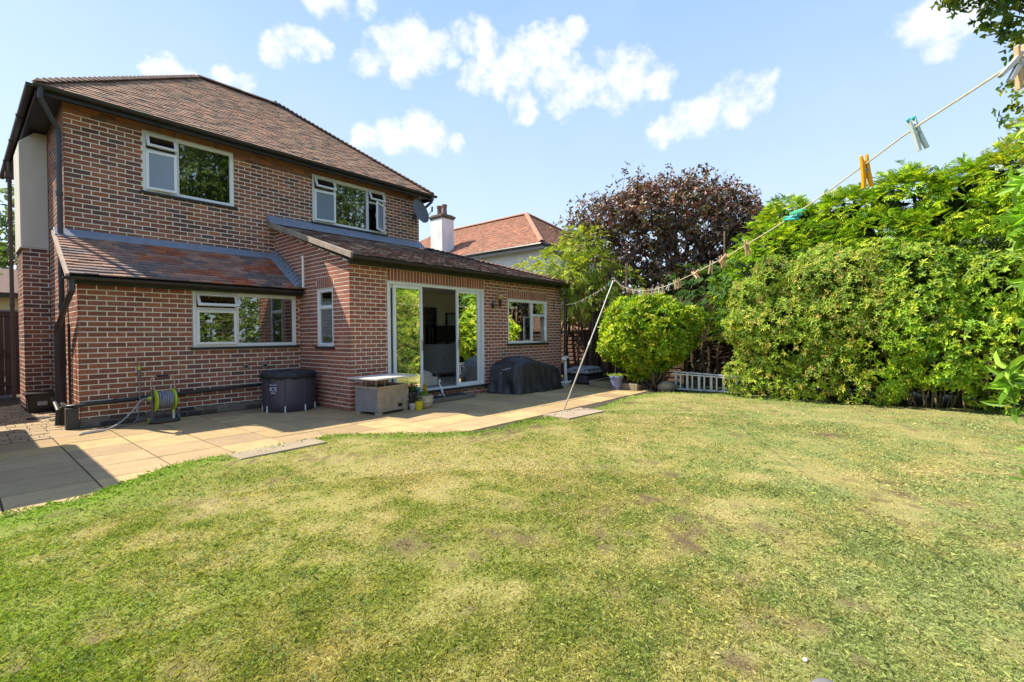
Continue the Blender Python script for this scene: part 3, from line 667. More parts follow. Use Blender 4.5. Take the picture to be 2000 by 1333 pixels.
# extension roof (half hip at the far end)
eA = Vector((4.40, 7.31, 2.72)); eV = Vector((0, 10.53-7.31, 3.74-2.72)); eL = eV.length; ecos = (10.53-7.31)/eL; EW = 11.27-4.40
roofs.append(slope(house, eA, (1, 0, 0), eV, lambda v: (0, EW-v*ecos*.82), 0, int(eL/.1), .165, .1, TC_EXT, 'roof', 26, False, jit=.006))
roofs.append(slope(house, (11.27, 7.31, 2.72), (0, 1, 0), (-2.64, 0, 1.02), lambda v: (v*ecos*1.1, 7.4-v*ecos*1.1), 0, 28, .165, .1, TC_EXT, 'roof', 27, False))
finish_tiles(roofs)
bk = MB(); bk.hexa([(X1, 12.4, 2.64), (11.25, 12.4, 2.64), (8.75, 10.54, 3.68), (X1, 10.54, 3.68), (X1, 12.4, 2.72), (11.25, 12.4, 2.72), (8.75, 10.54, 3.76), (X1, 10.54, 3.76)]); bk.build('roof', mat('roof_felt', (.12,.08,.07), .9), house)
front_roof = roofs[0]['roof']
# ridge and hip tiles
RT = mat('ridge_tile_clay', (.19,.11,.08), .85, var=.25, vscale=4, bump=.3, bscale=40)
def ridge_me(L_, r, name='ridge_tile', m_=RT):
    mb = MB(); seg = 6; v = []; f = []
    for k in range(seg+1):
        a = math.pi*k/seg
        for (x, rr_) in ((0, r), (L_, r*1.05)): v += [(x, math.cos(a)*rr_, math.sin(a)*rr_*.8-.02), (x, math.cos(a)*(rr_-.015), math.sin(a)*(rr_-.015)*.8-.02)]
    for k in range(seg):
        a, b = 4*k, 4*(k+1); f += [(a, b, b+2, a+2), (a+1, a+3, b+3, b+1), (a, a+1, b+1, b), (a+2, b+2, b+3, a+3)]
    mb.add(v, f); return mb.mesh(name, m_, smooth=False)
def run_ridge(parent, p0, p1, me, L_, roll=0):
    p0, p1 = Vector(p0), Vector(p1); d = (p1-p0); n = max(1, int(d.length/L_)); q = d.to_track_quat('X', 'Z')
    for i in range(n):
        o = link('ridge_tile', me, parent, world=False); o.rotation_euler = q.to_euler(); o.location = p0+d*(i/n)+Vector((0, 0, .01+random.uniform(-.004, .004))); o.scale = (d.length/n/L_*1.03, 1, 1)
apL = Vector((RX0+run, RY0+run, RZ+rise+.03)); apR = Vector((RX1-run*.93, RY0+run, RZ+rise+.03))
rme = ridge_me(.30, .085); run_ridge(front_roof, apL, apR, rme, .30)
# mitred hip tiles standing a little proud, one per course
hipme = MB(); hipme.prism([(-.10,-.02,0), (0,-.09,.0), (.10,-.02,0), (0,-.02,.05)], (0, .17, .0)); hme = hipme.mesh('hip_tile', RT)
def run_hip(parent, p0, p1, step_, me, sc=1.):
    p0, p1 = Vector(p0), Vector(p1); d = p1-p0; n = int(d.length/step_); q = d.to_track_quat('Y', 'Z')
    for i in range(n):
        o = link('hip_tile', me, parent, world=False); e = q.to_euler(); e.x += -.16+random.uniform(-.05, .05); o.rotation_euler = e; o.location = p0+d*(i/n)+Vector((0, 0, .02)); o.scale = (sc, 1, 1)
run_hip(front_roof, (RX0+.05, RY0+.05, RZ+.05), apL-Vector((.02, .02, .03)), .125, hme)
run_hip(front_roof, (RX1-.05, RY0+.05, RZ+.05), apR-Vector((-.02, .02, .03)), .125, hme)
run_ridge(front_roof, (RX0, RY1, RZ+.03), (RX0+run, RY1-run, RZ+rise+.03), rme, .30)
er = roofs[5]['roof']
run_hip(er, (11.25, 7.33, 2.74), (8.62, 10.5, 3.76), .125, hme)
vb = MB(); vb.hexa([(4.37, 7.26, 2.65), (4.42, 7.26, 2.65), (4.42, 10.55, 3.69), (4.37, 10.55, 3.69), (4.37, 7.26, 2.755), (4.42, 7.26, 2.755), (4.42, 10.55, 3.795), (4.37, 10.55, 3.795)])
vb.build('verge_board', mat('weathered_board', (.30,.245,.20), .9, var=.3, vscale=6, bump=.6, bscale=25), house, bevel=.006)
vb = MB(); vb.hexa([(1.05, 9.18, 2.19), (1.09, 9.18, 2.19), (1.09, 10.53, 3.0), (1.05, 10.53, 3.0), (1.05, 9.18, 2.26), (1.09, 9.18, 2.26), (1.09, 10.53, 3.07), (1.05, 10.53, 3.07)])
vb.build('verge_mortar', mat('verge_mortar', (.48,.36,.27), .95, var=.2, vscale=8, bump=.6, bscale=50), house)
# flashings
fl = MB(); fl.hexa([(4.36, 10.33, 3.72), (X1+.06, 10.33, 3.72), (X1+.06, 10.515, 3.80), (4.36, 10.515, 3.80), (4.36, 10.33, 3.735), (X1+.06, 10.33, 3.735), (X1+.06, 10.515, 3.93), (4.36, 10.515, 3.93)]); fl.build('flashing', LEAD, house, bevel=.004)
fl = MB(); fl.hexa([(1.07, 10.36, 2.975), (EX, 10.36, 2.975), (EX, 10.515, 3.04), (1.07, 10.515, 3.04), (1.07, 10.36, 2.99), (EX, 10.36, 2.99), (EX, 10.515, 3.125), (1.07, 10.515, 3.125)]); fl.build('flashing', LEAD, house, bevel=.004)
fl = MB(); n = 12
for i in range(n):
    a = i/n; b = (i+1)/n-.004; pa = lambda t: Vector((0, 9.25+t*(10.5-9.25), 2.28+t*(3.06-2.28)))
    p, q = pa(a), pa(b); fl.hexa([(EX-.17, p.y, p.z+.012), (EX-.17, q.y, q.z+.012), (EX-.012, q.y, q.z+.012), (EX-.012, p.y, p.z+.012), (EX-.165, p.y, p.z+.03), (EX-.165, q.y, q.z+.03), (EX-.012, q.y, q.z+.13), (EX-.012, p.y, q.z+.13)])
fl.build('flashing', LEAD, house)
# soffits, fascias, gutters
sf = MB(); sf.box(RX0+.03, RX1-.03, RY0+.03, MY-.002, RZ-.045, RZ-.02); sf.box(RX0+.03, X0-.002, MY, RY1-.03, RZ-.045, RZ-.02); sf.box(X1+.002, RX1-.03, MY, RY1-.03, RZ-.045, RZ-.02)
sf.build('soffit', BLACKW, house)
fa = MB(); fa.box(RX0+.01, RX1-.01, RY0+.01, RY0+.03, RZ-.13, RZ-.002); fa.box(RX0+.01, RX0+.03, RY0+.03, RY1, RZ-.13, RZ-.002); fa.box(RX1-.03, RX1-.01, RY0+.03, RY1, RZ-.13, RZ-.002); fa.build('fascia', BLACKW, house)
fa = MB(); fa.box(1.10, EX-.002, 9.30, 9.405, 2.13, 2.245); fa.build('fascia', mat('mossy_timber', (.025,.03,.018), .7, var=.4, vscale=5, bump=.4, bscale=30), house, bevel=.004)
fa = MB(); fa.box(EX-.02, EX2+.05, EY-.14, EY-.012, 2.60, 2.72); fa.build('fascia', mat('mossy_timber', (.025,.03,.018)), house, bevel=.004)
def gutter(p0, p1, r=.055, m_=IRONB):
    p0, p1 = Vector(p0), Vector(p1); d = (p1-p0).normalized(); s_ = d.cross(Vector((0, 0, 1))).normalized(); mb = MB(); K = 8; vv = []; ff = []
    for p in (p0, p1):
        for k in range(K+1):
            a = math.pi*k/K; vv += [p+s_*math.cos(a)*r-Vector((0, 0, 1))*math.sin(a)*r, p+s_*math.cos(a)*(r-.006)-Vector((0, 0, 1))*math.sin(a)*(r-.006)]
    o_ = 2*(K+1)
    for k in range(K):
        a = 2*k; ff += [(a, a+2, o_+a+2, o_+a), (a+1, o_+a+1, o_+a+3, a+3)]
    ff += [(0, 1, o_+1, o_), (2*K, o_+2*K, o_+2*K+1, 2*K+1)]
    ff += [tuple(range(0, 2*K+1, 2)), tuple(range(o_, o_+2*K+1, 2))]
    mb.add(vv, ff)
    L_ = (p1-p0).length; n_ = int(L_/1.8)
    for i in range(1, n_+1):
        c = p0+d*(i*L_/(n_+1)); 
        for k in range(K):
            a, b = math.pi*k/K, math.pi*(k+1)/K; R1, R2 = r+.001, r+.012
            q = []
            for ang in (a, b):
                for rr2 in (R1, R2):
                    for t in (-.03, .03): q.append(c+d*t+s_*math.cos(ang)*rr2-Vector((0, 0, 1))*math.sin(ang)*rr2)
            mb.add(q, [(2, 3, 7, 6), (0, 2, 6, 4), (1, 5, 7, 3)])
    return mb.build('gutter', m_, house)
gutter((RX0-.03, RY0-.045, RZ-.015), (RX1+.03, RY0-.045, RZ-.015)); gutter((RX0-.045, RY1, RZ-.015), (RX0-.045, RY0-.03, RZ-.015))
gutter((1.02, 9.19, 2.22), (EX-.03, 9.19, 2.22), .045); gutter((4.38, 7.25, 2.70), (11.3, 7.25, 2.70), .048)
def pipe(pts, r=.034, m_=BLACKP, name='downpipe', clips=True, smooth=True):
    mb = MB(); mb.tube(pts, r, 10)
    if clips:
        for i in range(len(pts)-1):
            a, b = Vector(pts[i]), Vector(pts[i+1]); L_ = (b-a).length
            for k in range(1, int(L_/.9)+1):
                c = a+(b-a)*(k*.9/L_); u = (b-a).normalized(); mb.tube([c-u*.03, c+u*.03], r+.009, 10)
    return mb.build(name, m_, house, smooth=False)
GREYP = mat('dull_black_pipe', (.045,.047,.05), .5, var=.2)
pipe([(.93, 10.17, 5.18), (.92, 10.17, 5.02), (1.13, 10.38, 4.66), (1.14, 10.40, 4.55), (1.14, 10.40, .12)], .037, GREYP)
pipe([(1.12, 9.2, 2.20), (1.12, 9.2, 2.02), (1.10, 9.3, 1.95), (1.06, 10.18, 1.50), (1.06, 10.25, 1.40), (1.06, 10.25, .10)], .037, GREYP)
pipe([(1.14, 9.75, 1.55), (1.14, 9.75, .30)], .018, BLACKP, clips=False)
pipe([(3.95, 9.355, .44), (3.4, 9.355, .43), (1.30, 9.355, .355), (1.15, 9.37, .34), (1.08, 9.44, .33), (1.08, 10.05, .32)], .030, BLACKP, 'waste_pipe')
pipe([(.99, 10.2, .42), (1.01, 10.15, .34), (1.02, 9.9, .24), (1.0, 9.85, .02)], .03, GREYP, 'waste_pipe', clips=False)
bb = MB(); bb.box(1.04, 1.185, 9.36, 9.47, 0, .31); bb.build('drain_cover', mat('dark_box', (.06,.055,.05), .7, var=.2), house, bevel=.006); bb = MB(); bb.box(1.04, 1.12, 9.95, 10.1, 0, .28); bb.build('drain_cover', mat('dark_box', (.06,.055,.05)), house, bevel=.006)
pipe([(.825, 14.5, 5.05), (.825, 14.5, 4.75), (.825, 14.5, .1)], .034, mat('brown_pipe', (.075,.05,.045), .6))
hp = MB(); hp.box(.76, .89, 14.43, 14.57, 4.72, 4.84); hp.build('rain_hopper', mat('brown_pipe', (.075,.05,.045)), house)
pipe([(EX2-.02, 7.28, 2.68), (EX2-.0, 7.42, 2.45), (EX2-.0, 7.46, .05)], .045, BLACKP)
pipe([(4.41, 9.03, 2.28), (4.41, 9.03, 2.86)], .022, WHITE, 'vent_pipe', clips=False)
mb = MB(); mb.tube([(4.41, 9.03, 2.86), (4.41, 9.03, 2.89)], .033, 10); mb.build('vent_cap', WHITE, house)
pipe([(8.62, 10.16, 5.16), (8.62, 10.17, 5.02), (8.5, 10.3, 4.86), (8.5, 10.45, 4.78)], .035, BLACKP, clips=False)
for (x, z) in ((3.50, .785), (3.83, .79)):
    mb = MB(); mb.tube([(x, LY-.012, z), (x, LY+.02, z)], .055, 14); o = mb.build('vent_hole', mat('patch_mortar', (.25,.20,.17), .95, var=.2, vscale=9, bump=.5), house)
    mb = MB(); mb.tube([(x, LY-.035, z), (x, LY-.01, z)], .022, 10); mb.build('pipe_end', BLACKP, o)

# ---- windows
TM = frameT((0, MY, 0), (1, 0, 0), (0, -1, 0)); TL = frameT((0, LY, 0), (1, 0, 0), (0, -1, 0)); TE = frameT((0, EY, 0), (1, 0, 0), (0, -1, 0)); TS = frameT((EX, 0, 0), (0, 1, 0), (-1, 0, 0))
window(house, TM, 2.25, 3.735, 3.97, 5.05, [(2.745, 2.80, 4.025, 4.995), (2.305, 2.745, 4.70, 4.75)], [(2.80, 3.68, 4.025, 4.995)],
       [(2.295, 2.755, 4.74, 5.01, 'top', 22), (2.295, 2.755, 4.01, 4.71, 'left', 6, FROST)], 'window with two panes at its open side and one wide pane')
window(house, TM, 5.39, 7.345, 3.97, 5.05, [(5.92, 5.975, 4.025, 4.995), (6.815, 6.87, 4.025, 4.995), (5.445, 5.92, 4.70, 4.75), (6.87, 7.29, 4.70, 4.75)], [(5.975, 6.815, 4.025, 4.995)],
       [(5.435, 5.93, 4.74, 5.01, 'top', 24), (5.435, 5.93, 4.01, 4.71, 'left', 7, FROST), (6.86, 7.30, 4.74, 5.01, 'top', 24), (6.86, 7.30, 4.01, 4.71, 'right', 32, FROST)], 'wide window with three open lights and its right casement pushed out')
window(house, TL, 2.675, 4.45, 1.16, 2.135, [(3.345, 3.40, 1.215, 2.08), (2.73, 3.345, 1.80, 1.855)], [(3.40, 4.395, 1.215, 2.08)],
       [(2.72, 3.355, 1.845, 2.09, 'top', 27), (2.72, 3.355, 1.205, 1.81, 'left', 0)], 'kitchen window with its small top light open')
window(house, TE, 8.79, 10.40, 1.11, 2.205, [(9.75, 9.80, 1.165, 2.15), (9.80, 10.345, 1.80, 1.855)], [(8.845, 9.75, 1.165, 2.15), (9.80, 10.345, 1.855, 2.15)],
       [(9.79, 10.36, 1.155, 1.81, 'right', 33)], 'extension window with its lower right casement wide open')
window(house, TS, 8.15, 8.725, 1.14, 2.22, [(8.205, 8.67, 1.85, 1.905)], [(8.205, 8.67, 1.905, 2.165), (8.205, 8.67, 1.195, 1.85)], label='narrow window in the side of the extension')
TR_ = frameT((EX2, 0, 0), (0, 1, 0), (1, 0, 0)); window(house, TR_, 8.08, 9.98, .9, 2.25, [(9.0, 9.06, .955, 2.19)], [(8.13, 9.0, .955, 2.19), (9.06, 9.92, .955, 2.19)], label='added window in the unseen far end wall of the extension, bringing in daylight')  # added window in an unseen wall, to light the room with daylight
# sliding doors
dm = MB(TE); a, b, c, d = 5.315, 7.935, .20, 2.365
dm.box(a, a+.05, -.14, .006, c, d); dm.box(b-.05, b, -.14, .006, c, d); dm.box(a+.05, b-.05, -.14, .006, d-.05, d); dm.box(a+.05, b-.05, -.14, .006, c, c+.03)
door = dm.build('sliding_door', WHITE, house, bevel=.003)
def leaf_door(x0, x1, y0, hx=None):
    s_ = MB(TE); ring(s_, x0, x1, c+.032, d-.055, .058, y0, y0+.04); s_.build('door_leaf', WHITE, door, bevel=.003)
    MB(TE).box(x0+.054, x1-.054, y0+.017, y0+.023, c+.086, d-.109).build('pane', GLASS, door)
    if hx: h = MB(TE); h.box(hx-.012, hx+.012, y0+.042, y0+.062, 1.02, 1.24); h.build('handle', mat('steel', (.55,.56,.58), .3, metal=.8), door, bevel=.004)
leaf_door(5.37, 6.10, -.10); leaf_door(5.46, 6.16, -.050, 6.13)
leaf_door(7.17, 7.88, -.10); leaf_door(7.10, 7.80, -.050, 7.13)
sm = MB(TE); sm.box(a-.03, b+.06, -.2, .06, .155, .198); sm.build('door_sill', SILL, house, bevel=.006)
st = MB(); st.box(5.45, 7.20, 7.12, 7.565, 0, .085); o = st.build('doorstep', mat('step_stone', (.17,.145,.115), .9, var=.25, vscale=9, bump=.6, bscale=60), house, bevel=.012)

# ---- rooms behind the glass
def room(x0, x1, y0, y1, z0, z1, front_gap=.0, door_hole=None, wm=PLASTER, fm=CARPET, name='room', side=False):
    mb = MB(); mb.box(x0, x1, y1, y1+.04, z0, z1) if door_hole is None else None
    if door_hole:
        a_, b_, t_ = door_hole; mb.box(x0, a_, y1, y1+.04, z0, z1); mb.box(b_, x1, y1, y1+.04, z0, z1); mb.box(a_, b_, y1, y1+.04, t_, z1)
    mb.box(x0-.04, x0, y0, y1, z0, z1)
    if side: mb.box(x1, x1+.04, y0, y0+.28, z0, z1); mb.box(x1, x1+.04, y0+2.18, y1, z0, z1); mb.box(x1, x1+.04, y0+.28, y0+2.18, z0, .9); mb.box(x1, x1+.04, y0+.28, y0+2.18, 2.25, z1)
    else: mb.box(x1, x1+.04, y0, y1, z0, z1)
    o = mb.build('room_wall', wm, house)
    f_ = MB(); f_.box(x0, x1, y0, y1, z0-.04, z0); f_.build('room_floor', fm, o)
    c_ = MB(); c_.box(x0, x1, y0, y1, z1, z1+.04); c_.build('room_ceiling', CEIL, o); return o
er_ = room(4.78, 10.84, 7.80, 10.30, .19, 2.50, door_hole=(8.38, 8.88, 2.12), side=True)
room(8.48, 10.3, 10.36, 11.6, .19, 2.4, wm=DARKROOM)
dj = MB(); dj.box(8.38, 8.42, 10.26, 10.35, .19, 2.12); dj.build('door_jamb', mat('brown_wood', (.20,.10,.05), .5), er_)
dj = MB(); dj.box(8.34, 8.38, 10.28, 10.30, .19, 2.19); dj.box(8.88, 8.93, 10.28, 10.299, .19, 2.19); dj.box(8.38, 8.88, 10.28, 10.298, 2.12, 2.19); dj.build('architrave', WHITE, er_)
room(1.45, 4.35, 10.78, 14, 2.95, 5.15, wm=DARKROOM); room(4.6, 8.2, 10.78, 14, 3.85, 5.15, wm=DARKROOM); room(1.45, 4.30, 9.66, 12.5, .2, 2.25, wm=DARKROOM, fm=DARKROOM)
# things in the room
ot = MB(); ot.box(6.32, 7.08, 8.2, 8.75, .20, .40); foot = ot.build('ottoman', mat('cream_fabric', (.62,.55,.45), .9, var=.05, bump=.2, bscale=150), bevel=.03)
tag(foot, 'cream upholstered footstool with a domed cushion just inside the sliding door', 'footstool')
cu = MB(); cu.ball((6.70, 8.475, .41), .40, 20, 10, (1, .70, .42)); c_ = cu.build('cushion', mat('cream_fabric', (.62,.55,.45)), foot, smooth=True)
ch = empty('chest_of_drawers', (8.9, 9.75, .19), 'grey chest with three deep drawers below the television', 'chest of drawers')
GP = mat('grey_paint', (.42,.44,.48), .5, var=.04)
b_ = MB(); b_.box(8.33, 9.6, 9.72, 10.22, .30, 1.06); b_.build('carcass', GP, ch, bevel=.004)
b_ = MB(); b_.box(8.30, 9.63, 9.69, 10.23, 1.06, 1.09); b_.build('top', GP, ch, bevel=.004)
for x in (8.36, 9.5):
    b_ = MB(); b_.box(x, x+.07, 9.74, 9.81, .19, .30); b_.build('leg', GP, ch)
for k in range(3):
    b_ = MB(); b_.box(8.37, 9.56, 9.70, 9.718, .33+k*.243, .555+k*.243); d_ = b_.build('drawer', GP, ch, bevel=.004)
    for x in (8.58, 9.3):
        b_ = MB(); b_.ball((x, 9.685, .445+k*.243), .018, 8, 6); b_.build('knob', BLACKP, d_)
tv = empty('television', (8.95, 9.95, 1.09), 'black flat television standing on the grey chest of drawers', 'television')
b_ = MB(); b_.box(8.55, 9.35, 9.93, 9.97, 1.13, 1.60); b_.build('screen', mat('tv_black', (.008,.008,.009), .35), tv, bevel=.004)
b_ = MB(); b_.box(8.75, 9.15, 9.85, 10.02, 1.09, 1.10); b_.box(8.92, 8.98, 9.94, 9.96, 1.10, 1.13); b_.build('stand', BLACKP, tv)
b_ = MB(); b_.box(9.18, 9.85, 10.25, 10.295, 1.35, 1.98); pf = b_.build('framed_picture', mat('dark_wood', (.03,.03,.03), .5)); tag(pf, 'dark framed picture hung on the room wall above the television', 'picture')
b_ = MB(); b_.box(9.22, 9.81, 10.245, 10.249, 1.39, 1.94); b_.build('picture', mat('pale_print', (.35,.42,.42), .5, var=.2, vscale=4), pf)
b_ = MB(); b_.ball((9.12, 9.80, 1.115), .045, 12, 8, (1.2, 1, .7)); o = b_.build('ornament', mat('white_china', (.7,.7,.7), .3), smooth=True); tag(o, 'small white rounded ornament in front of the television', 'ornament')
rk = empty('clothes_rail', (8.7, 10.85, .19), 'clothes rail with dark and light garments seen through the inner doorway', 'clothes rail')
b_ = MB(); b_.tube([(8.6, 10.9, 1.62), (10.1, 10.9, 1.62)], .013, 8); b_.tube([(8.6, 10.9, 1.62), (8.6, 10.9, .2)], .013, 8); b_.tube([(10.1, 10.9, 1.62), (10.1, 10.9, .2)], .013, 8); b_.build('rail', mat('steel', (.55,.56,.58)), rk)
for i in range(11):
    x = 8.80+i*.065; L_ = random.uniform(.75, 1.1); w = .2; c = [(.01,.01,.012),(.012,.012,.014),(.02,.018,.02),(.012,.012,.014),(.45,.43,.42),(.015,.015,.02)][i % 6]
    if i in (2, 8): L_ = .8; c = (.40,.40,.40)
    b_ = MB(); b_.prism([(x, 10.9-w*.35, 1.60), (x, 10.9+w*.35, 1.60), (x, 10.9+w, 1.48), (x, 10.9+w*.9, 1.55-L_), (x, 10.9-w*.9, 1.55-L_), (x, 10.9-w, 1.48)], (.04, 0, 0)); b_.build('garment', mat('cloth_%d' % int(c[0]*1000), c, .95), rk)
b_ = MB(); b_.box(9.2, 10.2, 11.55, 11.57, 1.65, 2.25); o = b_.build('picture_canvas', mat('pale_sketch', (.62,.60,.60), .8, var=.35, vscale=5, stretch=(1, 1, 2.5))); tag(o, 'pale grey patterned canvas above the clothes rail', 'picture')
# kitchen sill plant
kp = empty('potted_geranium', (4.12, 9.68, 1.16), 'pink flowering houseplant on the kitchen window sill', 'plant')
b_ = MB(); b_.box(2.7, 4.3, 9.52, 9.75, 1.12, 1.158); b_.build('window_board', WHITE, house)
b_ = MB(); b_.lathe([(.04, 0), (.055, .09), (.058, .1)], (4.12, 9.66, 1.16), 14); b_.build('pot', mat('green_pot', (.05,.16,.07), .5), kp)
k = 60; P = np.c_[rng.normal(4.12, .05, k), rng.normal(9.66, .03, k), rng.uniform(1.26, 1.42, k)]; A = rng.normal(0, 1, (k, 3)); A[:, 2] = abs(A[:, 2])
cc = np.where(rng.random((k, 1)) < .3, [[.7, .2, .22]], [[.06, .17, .04]])
link('leaves', npmesh('leaves', *leafmesh(P, A, rng.normal(0, 1, (k, 3))+[0, 0, 1], np.full(k, .06), np.full(k, .05), cc)[:2], LEAF, leafmesh(P, A, rng.normal(0, 1, (k, 3))+[0, 0, 1], np.full(k, .06), np.full(k, .05), cc)[2]), kp)
b_ = MB(); b_.lathe([(.03, 0), (.035, .07), (.03, .075)], (3.62, 9.62, 1.16), 12); o = b_.build('mug', mat('white_china', (.7,.7,.7))); tag(o, 'small white mug on the kitchen window sill', 'mug')
# ================================================================== things on and by the house
lan = empty('wall_lantern', (8.31, EY, 1.98), 'globe wall lantern with amber glass on a black bracket beside the sliding doors', 'wall light')
b_ = MB(); b_.ball((8.31, 7.40, 2.22), .082, 16, 10); b_.build('globe', mat('amber_glass', (.42,.26,.10), .15, var=.2, coat=.5), lan, smooth=True)
b_ = MB(); b_.lathe([(.02, 1.98-2.1), (.03, -.08), (.05, .02), (.045, .045)], (8.31, 7.40, 2.1), 12); b_.tube([(8.31, 7.40, 2.05), (8.28, 7.46, 2.0), (8.22, 7.50, 2.02), (8.22, 7.57, 2.02)], .014, 8); b_.ball((8.22, 7.555, 2.02), .05, 10, 8, (1, .5, 1.3)); b_.build('bracket', BLACKP, lan, smooth=True)
dish = empty('satellite_dish', (8.42, 10.4, 4.6), 'grey mesh satellite dish fixed to the corner of the upper brick wall', 'satellite dish')
dv = Vector((.25, -.93, .28)).normalized(); Q = dv.to_track_quat('Z', 'Y').to_matrix().to_4x4(); Q.translation = Vector((8.13, 10.13, 4.64))
b_ = MB(Q); prof = [(0.01+.32*i/8, .07*(i/8)**2) for i in range(9)]; b_.lathe(prof+[(.333, .078), (.328, .066)]+[(.01+.315*i/8, .07*(i/8)**2-.008) for i in range(8, -1, -1)], (0, 0, 0), 28); b_.build('reflector', mat('dish_grey', (.085,.095,.11), .6, var=.1, vscale=9), dish, smooth=True)
b_ = MB(); b_.tube([(8.13, 10.16, 4.62), (8.25, 10.35, 4.60), (8.30, 10.53, 4.60)], .018, 8); b_.box(8.24, 8.36, 10.50, 10.525, 4.52, 4.68); b_.build('mount', GREYP, dish)
b_ = MB(Q); b_.tube([(0, -.33, .05), (0, -.12, .42)], .010, 6); b_.tube([(0, -.16, .40), (0, -.04, .44)], .024, 8); b_.build('receiver_arm', GREYP, dish)
# tap on the wall with hose end hanging
tp = empty('garden_tap', (1.9, LY, .9), 'outdoor tap with a green hose connector low on the left brick wall', 'tap')
b_ = MB(); b_.tube([(1.9, 9.42, .93), (1.9, 9.35, .93), (1.9, 9.345, .88)], .014, 8); b_.box(1.86, 1.94, 9.352, 9.362, .955, .965); b_.build('tap_body', mat('brass', (.30,.22,.10), .4, metal=.6), tp)
b_ = MB(); b_.tube([(1.9, 9.345, .885), (1.9, 9.345, .83)], .020, 8); b_.build('connector', mat('lime_plastic', (.45,.60,.03), .4), tp)
b_ = MB(); b_.tube([(1.9, 9.345, .83), (1.9, 9.345, .70)], .024, 8); b_.build('valve_cover', mat('grey_plastic', (.16,.16,.17), .5), tp)
hz_ = mat('grey_hose', (.28,.29,.31), .45, var=.12)
def smoothpts(P, n=8):
    P = [Vector(p) for p in P]; out = []
    for i in range(len(P)-1):
        a = P[max(i-1, 0)]; b = P[i]; c = P[i+1]; d_ = P[min(i+2, len(P)-1)]
        for k in range(n):
            t = k/n; out.append(.5*((2*b)+(c-a)*t+(2*a-5*b+4*c-d_)*t*t+(3*b-a-3*c+d_)*t**3))
    return out+[P[-1]]
b_ = MB(); b_.tube(smoothpts([(1.9, 9.345, .70), (1.9, 9.33, .45), (1.88, 9.31, .16), (1.8, 9.24, .02), (1.55, 9.0, .012), (1.2, 8.86, .012), (1.13, 8.78, .012)]), .0085, 7)
o = b_.build('garden_hose', mat('mauve_hose', (.20,.20,.25), .5), smooth=True); tag(o, 'thin grey hose hanging from the tap down to the paving', 'hose')
# hose reel
hr = empty('hose_reel', (2.13, 8.98, 0), 'lime green and grey hose reel trolley standing by the left brick wall', 'hose reel', rz=R(4))
LIME = mat('lime_plastic', (.45,.60,.03)); GP2 = mat('dark_grey_plastic', (.085,.09,.10), .45, var=.1)
def L(b, n, m_, par, **k): return b.build(n, m_, par, world=False, **k)
for s_ in (-1, 1):
    b_ = MB(); b_.tube([(s_*.115, 0, .36), (s_*.130, 0, .36)], .168, 28); b_.tube([(s_*.108, 0, .36), (s_*.115, 0, .36)], .152, 28); L(b_, 'reel_disc', LIME, hr)
    b_ = MB(); b_.tube([(s_*.165, 0, .06), (s_*.205, 0, .06)], .06, 18); w_ = L(b_, 'wheel', GP2, hr); b_ = MB(); b_.tube([(s_*.20, 0, .06), (s_*.208, 0, .06)], .042, 16); L(b_, 'hub_cap', LIME, w_)
    b_ = MB(); b_.tube([(s_*.155, 0, .06), (s_*.15, 0, .38), (s_*.155, .0, .52)], .020, 8); L(b_, 'side_frame', GP2, hr)
b_ = MB(); b_.tube(smoothpts([(-.155, 0, .45), (-.155, .04, .64), (-.13, .05, .71), (-.08, .05, .735)]), .011, 8); b_.tube(smoothpts([(.155, 0, .45), (.155, .04, .64), (.13, .05, .71), (.08, .05, .735)]), .011, 8); L(b_, 'handle_tube', mat('bronze_tube', (.42,.30,.20), .35, metal=.5), hr)
b_ = MB(); b_.tube([(-.08, .05, .735), (.08, .05, .735)], .016, 8); L(b_, 'grip', BLACKP, hr)
b_ = MB(); b_.box(-.16, .16, -.03, .03, .04, .07); b_.box(-.15, .15, -.10, -.029, .03, .045); L(b_, 'base_bar', GP2, hr); b_ = MB(); b_.tube([(-.13, 0, .36), (.13, 0, .36)], .07, 12); L(b_, 'drum', GP2, hr)
b_ = MB(); pts = []
for i in range(330):
    t = i/330; a = t*2*math.pi*17; layer = int(t*2.999); x = -.098+.196*abs(((t*3) % 2)-1); pts.append((x+random.uniform(-.004, .004), math.cos(a)*(.105+.011*layer+.006*math.sin(i*.7)), .36+math.sin(a)*(.105+.011*layer)))
b_.tube(pts, .0095, 6); L(b_, 'wound_hose', mat('blue_grey_hose', (.27,.28,.33), .45, var=.15), hr, smooth=True)
b_ = MB(); b_.tube([(.085, -.13, .17), (.085, -.13, .205)], .02, 10); L(b_, 'nozzle_collar', LIME, hr); b_ = MB(); b_.tube([(.085, -.13, .07), (.085, -.13, .17)], .016, 10); L(b_, 'nozzle', mat('pale_plastic', (.6,.6,.58), .4), hr)
b_ = MB(); b_.tube([(-.21, 0, .40), (-.165, 0, .40)], .025, 10); L(b_, 'inlet', LIME, hr)
b_ = MB(); b_.tube(smoothpts([(1.92, 8.97, .40), (1.84, 8.97, .38), (1.72, 8.95, .22), (1.56, 8.9, .08), (1.38, 8.83, .015), (1.2, 8.78, .012), (1.10, 8.70, .012)]), .011, 8); o = b_.build('garden_hose', hz_, smooth=True); tag(o, 'grey hose running from the reel inlet down along the paving', 'hose')
